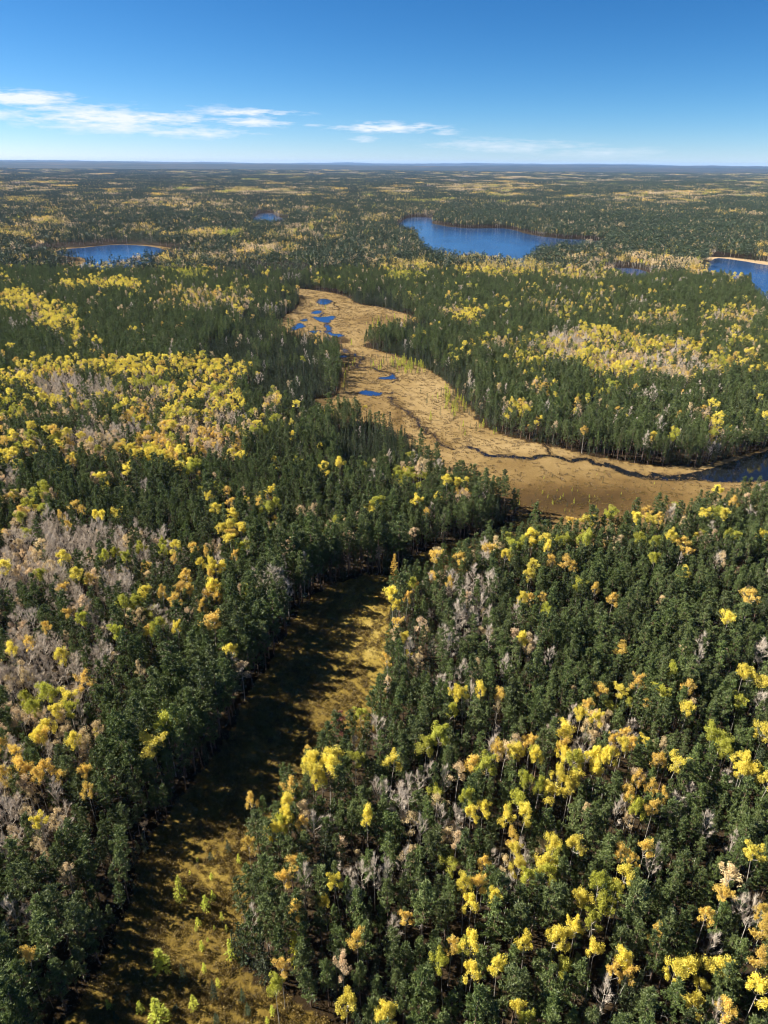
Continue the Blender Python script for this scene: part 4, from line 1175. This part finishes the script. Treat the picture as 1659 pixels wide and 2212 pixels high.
# landmarks: trees that stand out by themselves (photo position, own label, short name for their neighbours' labels)
MARKS = [
    (731, 1572, 'rust-red dying pine at the left edge of the right-hand forest, beside the bog', 'rust-red dying pine'),
    (851, 1235, 'tall slender golden larch at the sunlit tip of the narrow bog', 'tall golden larch'),
    (700, 1655, 'biggest bright yellow aspen beside the narrow bog, right of its dark bend', 'biggest aspen beside the bog'),
    (767, 1642, 'lime yellow aspen just right of the biggest aspen beside the bog', 'lime aspen above the bog bend'),
    (610, 1785, 'yellow aspen at the forest edge right of the shaded bog, low on its slope', 'low yellow aspen at the bog edge'),
    (640, 1715, 'golden half bare aspen at the forest edge between bog and pines', 'golden aspen at the bog edge'),
    (735, 1910, 'lone yellow aspen with grey leafless trees at its right side', 'yellow aspen beside leafless trees'),
    (745, 2165, 'dense oval yellow tree at the bottom edge just right of the bog', 'oval yellow tree at the bottom'),
    (1112, 1730, 'rounded full yellow aspen right of the grey leafless trees', 'rounded yellow aspen'),
    (1185, 1708, 'yellow aspen up and right of the rounded full yellow aspen', 'upper round yellow aspen'),
    (1455, 1645, 'compact lemon yellow aspen standing alone among the right-hand pines', 'compact lemon aspen'),
    (1605, 1660, 'wide bright yellow aspen near the right edge, level with the compact lemon one', 'wide aspen near the right edge'),
    (1295, 1955, 'largest yellow crown in the long aspen clump of the lower right forest', 'largest crown of the aspen clump'),
    (1240, 1830, 'bright yellow aspen at the top end of the long lower right clump', 'top crown of the aspen clump'),
    (1560, 1935, 'thin golden aspen right of the tall pines with bare lower trunks', 'thin golden aspen'),
    (1415, 2020, 'half bare golden aspen standing in a dark gap, lower right', 'half bare aspen in the dark gap'),
    (1465, 2090, 'bright yellow aspen among pines below the half bare one, lower right', 'yellow aspen below the dark gap'),
    (1355, 2080, 'forked yellow aspen above a grey leafless tree near the bottom edge', 'forked yellow aspen'),
    (1140, 2030, 'small round yellow aspen alone between dark pines, lower middle', 'small round yellow aspen'),
    (1017, 2035, 'tall golden aspen above a second yellow crown, lower middle', 'stacked golden aspen'),
    (1077, 2093, 'narrow yellow aspen near the bottom, right of the stacked pair', 'narrow yellow aspen'),
    (1120, 2180, 'yellow aspen touching the bottom edge under the dark pines', 'aspen at the bottom edge'),
    (1640, 2135, 'broad yellow aspen in the lower right corner', 'aspen in the lower right corner'),
    (1007, 1915, 'yellow aspen with several bright heads left of the long aspen clump', 'many-headed yellow aspen'),
    (1575, 1337, 'lone yellow aspen high in the dark pines near the right edge', 'lone aspen in the dark pines'),
    (1560, 1602, 'big lime and yellow aspen near the right edge above the wide one', 'big lime and yellow aspen'),
    (1270, 1157, 'lemon yellow aspen on the forest rim below the lower meadow', 'lemon aspen on the rim'),
    (1150, 1162, 'broad yellow aspen on the forest rim left of the lemon one', 'broad aspen on the rim'),
    (1455, 1162, 'bright yellow aspen high on the right above unbroken pines', 'high right yellow aspen'),
    (1150, 1222, 'tall narrow yellow aspen under the broad one on the rim', 'tall narrow yellow aspen'),
    (1322, 1297, 'small golden aspen in the middle of the dark right-hand pines', 'small golden aspen'),
    (1480, 1537, 'half open yellow aspen among pines right of the middle', 'half open yellow aspen'),
    (985, 1507, 'yellow aspen group head right of the sunlit bog', 'aspen right of the sunlit bog'),
    (1130, 1387, 'yellow topped aspen over a pale bare trunk in a small gap', 'yellow topped aspen'),
    (1347, 1617, 'yellow aspen at the foot of the pale birch group', 'aspen below the pale birches'),
    (810, 1092, 'lime yellow aspen on the hill left of the lower meadow', 'lime aspen on the hill'),
    (500, 1139, 'broad golden yellow aspen group head on the left hill', 'broad golden aspen'),
    (382, 1184, 'yellow aspen above the orange group on the left hill', 'aspen above the orange group'),
    (457, 1214, 'upright yellow aspen right of the orange group on the left', 'upright yellow aspen'),
    (385, 1275, 'orange yellow aspen, the brightest of the left-hand group', 'brightest orange aspen'),
    (460, 1270, 'tall golden aspen right of the brightest orange one', 'tall golden aspen'),
    (275, 1302, 'rounded lime yellow aspen left of the orange group', 'rounded lime aspen'),
    (170, 1239, 'round yellow aspen alone above the grey thicket on the left', 'round aspen above the thicket'),
    (135, 1204, 'golden yellow aspen near the left edge in the grey thicket', 'golden aspen in the thicket'),
    (247, 1367, 'pale yellow aspen below the rounded lime one', 'pale yellow aspen'),
    (132, 1420, 'lone yellow aspen low on the left among pines', 'low lone yellow aspen'),
    (380, 1362, 'small yellow aspen on the left slope above the bog pines', 'small slope aspen'),
    (145, 1507, 'bright yellow aspen, upper right of the lower left group', 'upper aspen of the lower left group'),
    (85, 1590, 'big yellow aspen in the middle of the lower left group', 'middle aspen of the lower left group'),
    (360, 1534, 'small lime aspen alone in the dark pines above the bog', 'small lime aspen in dark pines'),
    (60, 1670, 'orange gold aspen in the thinning lower left thicket', 'orange aspen in the thicket'),
    (95, 1770, 'small dull yellow aspen in the grey lower left thicket', 'dull yellow aspen'),
    (25, 1960, 'grey leafless tree at the lower left edge', 'leafless tree at the left edge'),
    (392, 1925, 'tallest lime larch on the sunlit bog', 'tallest lime larch'),
    (352, 2078, 'broad lime larch at the shadow edge of the bog', 'broad lime larch'),
    (344, 2180, 'bright lime larch at the bottom edge of the bog', 'bottom lime larch'),
]
mark_of = {}
used = set()
for (u, v, lab, short) in MARKS:
    d = np.hypot(TU - u, TV - v)
    want = 'rust' if 'rust' in lab else None
    d = d + np.where([trees[i][5] and TK[i] != 'pine' for i in range(len(trees))], 0, 1e4)
    if want:
        d = d + np.where(np.array(TK) == 'rust', 0, 1e4)
    if 'larch' in lab:
        d = d + np.where(names == 'larch_tree', 0, 1e3)
    elif 'aspen' in lab:
        d = d + np.where(names == 'aspen_tree', 0, 1e3)
    i = int(np.argmin(d + np.where([j in used for j in range(len(trees))], 1e5, 0)))
    used.add(i); mark_of[i] = (lab, short); single[i] = True
mi_ = np.array(list(mark_of)); mu, mv = TU[mi_], TV[mi_]
LOOK = {'pine': 'dark green pine', 'rust': 'reddish brown dying pine', 'spruce': 'slim dark spruce', 'larch': 'small lime yellow larch', 'goldlarch': 'golden larch', 'yellow': 'bright yellow aspen', 'gold': 'golden aspen', 'lime': 'lime yellow aspen', 'pale': 'pale half bare birch', 'bare': 'grey leafless tree'}
GROUP = {'pine_tree': 'pines of the near forest', 'spruce_tree': 'slim spruces of the valley', 'larch_tree': 'larches on the wetland', 'aspen_tree': 'aspens and birches in autumn leaf', 'bare_tree': 'leafless trees in the forest'}
ORD = ['nearest', 'second', 'third', 'fourth', 'fifth', 'sixth', 'seventh', 'eighth', 'ninth', 'tenth', 'eleventh', 'twelfth', 'thirteenth', 'fourteenth', 'fifteenth', 'sixteenth', 'seventeenth', 'eighteenth', 'nineteenth', 'twentieth']
ORD += ['twenty-' + o for o in ('first', 'second', 'third', 'fourth', 'fifth', 'sixth', 'seventh', 'eighth', 'ninth')] + ['thirtieth'] + ['thirty-' + o for o in ('first', 'second', 'third', 'fourth', 'fifth', 'sixth', 'seventh', 'eighth', 'ninth')] + ['fortieth'] + ['forty-' + o for o in ('first', 'second', 'third', 'fourth', 'fifth', 'sixth', 'seventh', 'eighth', 'ninth')] + ['fiftieth'] + ['fifty-' + o for o in ('first', 'second', 'third', 'fourth', 'fifth', 'sixth', 'seventh', 'eighth', 'ninth')]
SIDES = ['right of', 'up-right of', 'above', 'up-left of', 'left of', 'down-left of', 'below', 'down-right of']
POINTS = [(1480, 1035, 'dark creek mouth'), (1185, 975, 'creek bend'), (800, 848, 'pond beside the creek'), (800, 745, 'spruce spur'), (700, 652, 'upper meadow pond'), (1140, 1130, 'tip of the lower meadow'), (1280, 745, 'yellow stand beyond the meadow'), (1290, 1090, 'middle of the lower meadow'), (960, 820, 'right shore of the meadow'), (1100, 930, 'dry middle of the meadow'), (1350, 980, 'spruce edge of the meadow'), (800, 930, 'spruce block'), (1050, 1060, 'hill beside the meadow')]
mu = np.r_[mu, [p[0] for p in POINTS]]; mv = np.r_[mv, [p[1] for p in POINTS]]
SHORT = [mark_of[int(i)][1] for i in mi_] + [p[2] for p in POINTS]
bucket = {}
for i in np.where(single)[0]:
    if i in mark_of:
        continue
    d = np.hypot(mu - TU[i], mv - TV[i])
    j = int(np.argmin(d))
    a = math.atan2(-(TV[i] - mv[j]), TU[i] - mu[j])
    sd = int(round(a / (math.pi / 4))) % 8
    bucket.setdefault((LOOK[TK[i]], j, sd), []).append((d[j], i))
labels = {}
for (look, j, sd), lst in bucket.items():
    lst.sort()
    for n, (_, i) in enumerate(lst):
        labels[i] = f"{look}, {ORD[min(n, len(ORD) - 1)]} {SIDES[sd]} the {SHORT[j]}"
for i, (lab, short) in mark_of.items():
    labels[i] = lab

# ------------------------------------------------------------------ single trees
tr_ = np.random.default_rng(21)
for i in np.where(single)[0]:
    k = TK[i]
    var = NEAR[k][tr_.integers(len(NEAR[k]))]
    root = bpy.data.objects.new(KIND_NAME[k], None)
    root.empty_display_size = 0.5
    root.location = (TX[i], TY[i], TZ[i] - 0.05)
    root.rotation_euler = (tr_.normal(0, .025), tr_.normal(0, .025), tr_.uniform(0, 6.283))
    root.scale = (TSX[i], TSX[i], TSZ[i])
    COL.objects.link(root)
    root['label'] = labels[i]; root['category'] = 'tree'; root['group'] = GROUP[KIND_NAME[k]]
    for nm, me in (('trunk', var[0]), ('crown', var[1])):
        o = bpy.data.objects.new(nm, me)
        o.parent = root
        COL.objects.link(o)


# ------------------------------------------------------------------ the mass of the forest
def scatter(name, meshes, pos, rot, scl, idx):
    pos = np.asarray(pos, np.float32)
    if len(pos) == 0:
        return None
    src = bpy.data.collections.new(name + '_shapes')
    for i, me in enumerate(meshes):
        src.objects.link(bpy.data.objects.new(f'{name}_shape_{i:03d}', me))
    me = bpy.data.meshes.new(name)
    me.vertices.add(len(pos)); me.vertices.foreach_set('co', pos.ravel())
    a = me.attributes.new('rot', 'FLOAT_VECTOR', 'POINT'); a.data.foreach_set('vector', np.asarray(rot, np.float32).ravel())
    a = me.attributes.new('scl', 'FLOAT_VECTOR', 'POINT'); a.data.foreach_set('vector', np.asarray(scl, np.float32).ravel())
    a = me.attributes.new('idx', 'INT', 'POINT'); a.data.foreach_set('value', np.asarray(idx, np.int32))
    o = add_obj(name, me, kind='stuff')
    ng = bpy.data.node_groups.new(name, 'GeometryNodeTree')
    ng.interface.new_socket('Geometry', in_out='INPUT', socket_type='NodeSocketGeometry')
    ng.interface.new_socket('Geometry', in_out='OUTPUT', socket_type='NodeSocketGeometry')
    N = ng.nodes
    gi = N.new('NodeGroupInput'); go = N.new('NodeGroupOutput')
    iop = N.new('GeometryNodeInstanceOnPoints')
    ci = N.new('GeometryNodeCollectionInfo')
    ci.inputs['Collection'].default_value = src
    ci.inputs['Separate Children'].default_value = True
    ci.inputs['Reset Children'].default_value = True

    def attr(nm, typ):
        q = N.new('GeometryNodeInputNamedAttribute'); q.data_type = typ
        q.inputs['Name'].default_value = nm
        return q.outputs['Attribute']
    ng.links.new(gi.outputs[0], iop.inputs['Points'])
    ng.links.new(ci.outputs[0], iop.inputs['Instance'])
    iop.inputs['Pick Instance'].default_value = True
    ng.links.new(attr('idx', 'INT'), iop.inputs['Instance Index'])
    ng.links.new(attr('rot', 'FLOAT_VECTOR'), iop.inputs['Rotation'])
    ng.links.new(attr('scl', 'FLOAT_VECTOR'), iop.inputs['Scale'])
    ng.links.new(iop.outputs[0], go.inputs[0])
    md = o.modifiers.new('scatter', 'NODES'); md.node_group = ng
    return o


def rots(n, r, lean=.025):
    return np.stack([r.normal(0, lean, n), r.normal(0, lean, n), r.uniform(0, 6.283, n)], -1)


TKa = np.array(TK)
rest = ~single
GNAME = {'pine': 'pine_forest', 'spruce': 'spruce_forest', 'larch': 'larch_thicket', 'yellow': 'yellow_aspen_forest', 'gold': 'golden_aspen_forest', 'lime': 'lime_aspen_forest', 'pale': 'pale_birch_forest', 'bare': 'leafless_forest'}
for k, gname in GNAME.items():
    m = np.where(rest & (TKa == k))[0]
    if len(m) == 0:
        continue
    near = TD[m] < 330
    idx = np.where(near, tr_.integers(0, len(NEAR1[k]), len(m)), len(NEAR1[k]) + tr_.integers(0, len(MID[k]), len(m)))
    scatter(gname, NEAR1[k] + MID[k], np.stack([TX[m], TY[m], TZ[m] - .05], -1), rots(len(m), tr_), np.stack([TSX[m], TSX[m], TSZ[m]], -1), idx)

# farther forest as small clumps, then as larger stands
def far_points(r0, r1, cell, r):
    xm = .62 * (r1 * .9 + 60)
    nx, ny = int(2 * xm / cell), int(r1 / cell)
    X, Yy = np.meshgrid((np.arange(nx) + .5) * cell - xm, (np.arange(ny) + .5) * cell)
    X = X + (np.arange(ny)[:, None] % 2) * cell * .5
    P = np.stack([X.ravel(), Yy.ravel()], -1) + r.uniform(-.3, .3, (X.size, 2)) * cell
    d = np.abs(P[:, 0])
    return P[(P[:, 1] >= r0) & (P[:, 1] < r1) & (d < .60 * (P[:, 1] * .9 + 57) + 20)]


def clear_of_water(P, rad):
    m = np.zeros(len(P), bool)
    for a in range(6):
        o = rad * np.array([math.cos(a * 1.047), math.sin(a * 1.047)])
        m |= is_open(P + o)
    return ~(m | is_open(P))


CL_KINDS = ['pine', 'spruce', 'yellow', 'gold', 'lime', 'pale', 'bare']
fr_ = np.random.default_rng(33)


def far_forest(name, r0, r1, cell, ntree, size, nvar, rad, bands):
    P = far_points(r0, r1, cell, fr_)
    P = P[clear_of_water(P, rad)]
    MU = makeup(P[:, 0], P[:, 1])
    kd = choose(MU, fr_, P, max(34.0, cell * 2.6), .68)
    shapes, start = [], {}
    for k in CL_KINDS:
        start[k] = len(shapes)
        for v in range(nvar):
            main = bands
            other = (1 - main) / 3
            mixk = [(k, main), ('pine', other), ('pale', other), ('spruce', other)]
            if k in ('pine', 'spruce'):
                mixk = [(k, .86), ('pine', .08), ('pale', .03), ('yellow', .03)]
            shapes.append(stand(1000 + len(shapes) * 3 + int(cell), mixk, ntree, size))
    st = np.array([start[k] for k in CL_KINDS])
    idx = st[kd] + fr_.integers(0, nvar, len(P))
    z = hz(P[:, 0], P[:, 1])
    s = fr_.uniform(.85, 1.15, len(P))
    scatter(name, shapes, np.c_[P, z], rots(len(P), fr_, 0.0), np.stack([s, s, s * fr_.uniform(.9, 1.12, len(P))], -1), idx)
    return len(P)


print('clumps', far_forest('middle_forest', RNEAR, 2500, 11.0, 7, 12.6, 5, 4.0, .85))
print('stands', far_forest('far_forest', 2500, 5200, 40.0, 74, 48.0, 3, 16.0, .78))
print('stands2', far_forest('farthest_forest', 5200, 13500, 95.0, 210, 116.0, 2, 40.0, .7))

# ------------------------------------------------------------------ ground cover
MAT['straw'] = leaf_material('straw_sedge', (0.14, 0.09, 0.031), (0.27, 0.188, 0.075), (0.19, 0.12, 0.04), 0.25, jitter=.2)
MAT['bogleaf'] = leaf_material('bog_shrub_leaves', (0.065, 0.040, 0.010), (0.25, 0.176, 0.034), (0.17, 0.115, 0.02), 0.2, jitter=.35)
MAT['bank'] = leaf_material('bank_sedge', (0.10, 0.065, 0.025), (0.26, 0.17, 0.06), (0.16, 0.09, 0.03), 0.2, jitter=.3)  # shade under the overhanging banks is put into this darker sedge colour
MAT['brush'] = leaf_material('forest_brush', (0.045, 0.040, 0.016), (0.14, 0.105, 0.045), (0.06, 0.085, 0.025), 0.2, jitter=.35)


def tuft(seed, n, ln, wd, spread, flat, mat):
    r = np.random.default_rng(seed)
    a = r.uniform(0, 6.283, n); rad = spread * np.sqrt(r.random(n))
    C = np.stack([rad * np.cos(a), rad * np.sin(a), r.uniform(0, .12, n)], -1)
    D = np.stack([np.cos(a) * flat, np.sin(a) * flat, 0 * a + 1], -1) + r.normal(0, .35, (n, 3))
    return mesh_from('tuft', [blades(C, D, ln * r.uniform(.6, 1.2, n), wd * r.uniform(.7, 1.3, n), r, True) + (0,)], [mat])


def bush(seed, h, rad, n, leaf, mat):
    r = np.random.default_rng(seed)
    C = unit(r, n) * (r.random((n, 1)) ** .45) * [rad, rad, h * .5] + [0, 0, h * .45]
    C[:, 2] = np.maximum(C[:, 2], 0.02)
    return mesh_from('bush', [blades(C, unit(r, n) + [0, 0, .4], leaf * r.uniform(.6, 1.2, n), leaf * .6 * r.uniform(.6, 1.2, n), r, True) + (0,)], [mat])


gr = np.random.default_rng(44)


def in_poly_points(poly, n, r):
    lo, hi = poly.min(0), poly.max(0)
    P = lo + r.random((n, 2)) * (hi - lo)
    return P[inpoly(P, poly)]


WLIST = PONDS + list(LAKES.values())


def dry(P):
    m = np.zeros(len(P), bool)
    for w in WLIST:
        m |= inpoly(P, w)
    for (a, b, c, w) in RIB:
        m |= inpoly(P, np.concatenate([a, b[::-1]]))
    return ~m


# bog: knee-high shrub cushions and sedge, patchy
P = in_poly_points(BOG, 150000, gr)
r_ = np.hypot(P[:, 0], P[:, 1])
dens = np.clip(fbm(P[:, 0] / 2.4, P[:, 1] / 2.4, 61, 3) * 2.6 - .75, .08, 1) * np.clip(1.25 - r_ / 420, .35, 1)
P = P[gr.random(len(P)) < dens * .62]
n = len(P)
s = gr.uniform(.6, 1.3, n)
shapes = [bush(500 + i, .8, .5, 46, .22, MAT['bogleaf']) for i in range(5)] + [tuft(520 + i, 22, .55, .09, .22, .5, MAT['straw']) for i in range(2)]
idx = np.where(gr.random(n) < .93, gr.integers(0, 5, n), 5 + gr.integers(0, 2, n))
scatter('bog_undergrowth', shapes, np.c_[P, np.full(n, .12)], rots(n, gr), np.stack([s, s, s * gr.uniform(.7, 1.2, n)], -1), idx)
print('bog', n)
# meadow: bleached sedge in tussocks
P = in_poly_points(MEADOW, 120000, gr)
P = P[dry(P)]
tn = blob_tone(P[:, 0], P[:, 1], .8, MEADOW_BLOBS)
fr = fbm(P[:, 0] / 6.0, P[:, 1] / 6.0, 62, 3)
keep = gr.random(len(P)) < np.clip(fr * 1.8 - .55, .05, .8)
P, tn = P[keep], tn[keep]
n = len(P)
isb = (gr.random(n) > (tn - .35) * 2.6)
idx = np.where(isb, 4 + gr.integers(0, 3, n), gr.integers(0, 4, n))
shapes = [tuft(540 + i, 20, .5, .18, .6, 1.1, MAT['straw']) for i in range(4)] + [bush(560 + i, .45, .7, 26, .3, MAT['bogleaf']) for i in range(3)]
s = gr.uniform(.6, 1.25, n)
scatter('meadow_grass', shapes, np.c_[P, np.full(n, .1)], rots(n, gr), np.stack([s, s, s], -1), idx)
print('meadow', n)
# sedge along the water's edge, darkened in colour for the shade under the banks
E = []
for w in PONDS + [LAKES['creek_mouth']]:
    q = np.concatenate([w, w[:1]])
    for a, b in zip(q[:-1], q[1:]):
        L_ = np.hypot(*(b - a)); m = max(1, int(L_ / .7))
        E.append(a + (b - a) * gr.random((m, 1)))
for (a, b, c, w) in RIB:
    for side in (a, b):
        for p0, p1 in zip(side[:-1], side[1:]):
            m = max(1, int(np.hypot(*(p1 - p0)) / .6))
            E.append(p0 + (p1 - p0) * gr.random((m, 1)))
E = np.concatenate(E); E = E + gr.normal(0, .45, E.shape)
# trampled ground along the lower creek
for k in (9, 5, 4):
    c_ = RIB[k][2]
    t_ = gr.integers(0, len(c_), 700)
    E = np.concatenate([E, c_[t_] + gr.normal(0, 2.6, (700, 2)) * [1, 1.4]])
n = len(E)
shapes = [bush(580 + i, .36, .5, 20, .34, MAT['bank']) for i in range(3)] + [tuft(590 + i, 16, .45, .14, .3, .9, MAT['bank']) for i in range(2)]
s = gr.uniform(.6, 1.2, n)
scatter('bank_undergrowth', shapes, np.c_[E, np.full(n, .15)], rots(n, gr), np.stack([s, s, s], -1), gr.integers(0, 5, n))
# brush and young growth on the forest floor
c = 3.0
X, Yg = np.meshgrid(np.arange(-330, 330, c), np.arange(34, 480, c))
P = np.stack([X.ravel(), Yg.ravel()], -1) + gr.uniform(-1.5, 1.5, (X.size, 2))
P = P[np.abs(P[:, 0]) < .6 * (P[:, 1] * .9 + 57) + 16]
P = P[~is_open(P)]
P = P[gr.random(len(P)) < np.clip(fbm(P[:, 0] / 9, P[:, 1] / 9, 63, 3) * 2 - .4, .1, .9)]
n = len(P)
shapes = [bush(600 + i, 1.3, .9, 40, .34, MAT['brush']) for i in range(4)] + [bush(610 + i, 2.4, .7, 60, .34, MAT['spruce']) for i in range(2)]
s = gr.uniform(.5, 1.3, n)
scatter('forest_undergrowth', shapes, np.c_[P, hz(P[:, 0], P[:, 1])], rots(n, gr), np.stack([s, s, s], -1), np.where(gr.random(n) < .8, gr.integers(0, 4, n), 4 + gr.integers(0, 2, n)))
print('brush', n)

# ------------------------------------------------------------------ air
hz_m = bpy.data.materials.new('haze')
hz_m.use_nodes = True
t = NT(hz_m.node_tree)
pv = t.n('ShaderNodeVolumePrincipled')
pv.inputs['Color'].default_value = (0.30, 0.54, 1.0, 1)
pv.inputs['Density'].default_value = 1.6e-5
pv.inputs['Anisotropy'].default_value = 0.0
o = t.n('ShaderNodeOutputMaterial')
t.link(pv.outputs[0], o.inputs['Volume'])
x0, x1, y0, y1 = -49000, 49000, -200, 50000
z0, z1 = float(gz_.min()) - 1.0, max(H + 15.0, float(gz_.max()) + 30.0)
print('haze', z0, z1)
Vb = np.array([(x, y, z) for z in (z0, z1) for y in (y0, y1) for x in (x0, x1)], float)
Fb = np.array([(0, 2, 3, 1), (4, 5, 7, 6), (0, 1, 5, 4), (2, 6, 7, 3), (0, 4, 6, 2), (1, 3, 7, 5)])
add_obj('haze', mesh_from('haze', [(Vb, Fb, 0)], [hz_m]), kind='stuff')
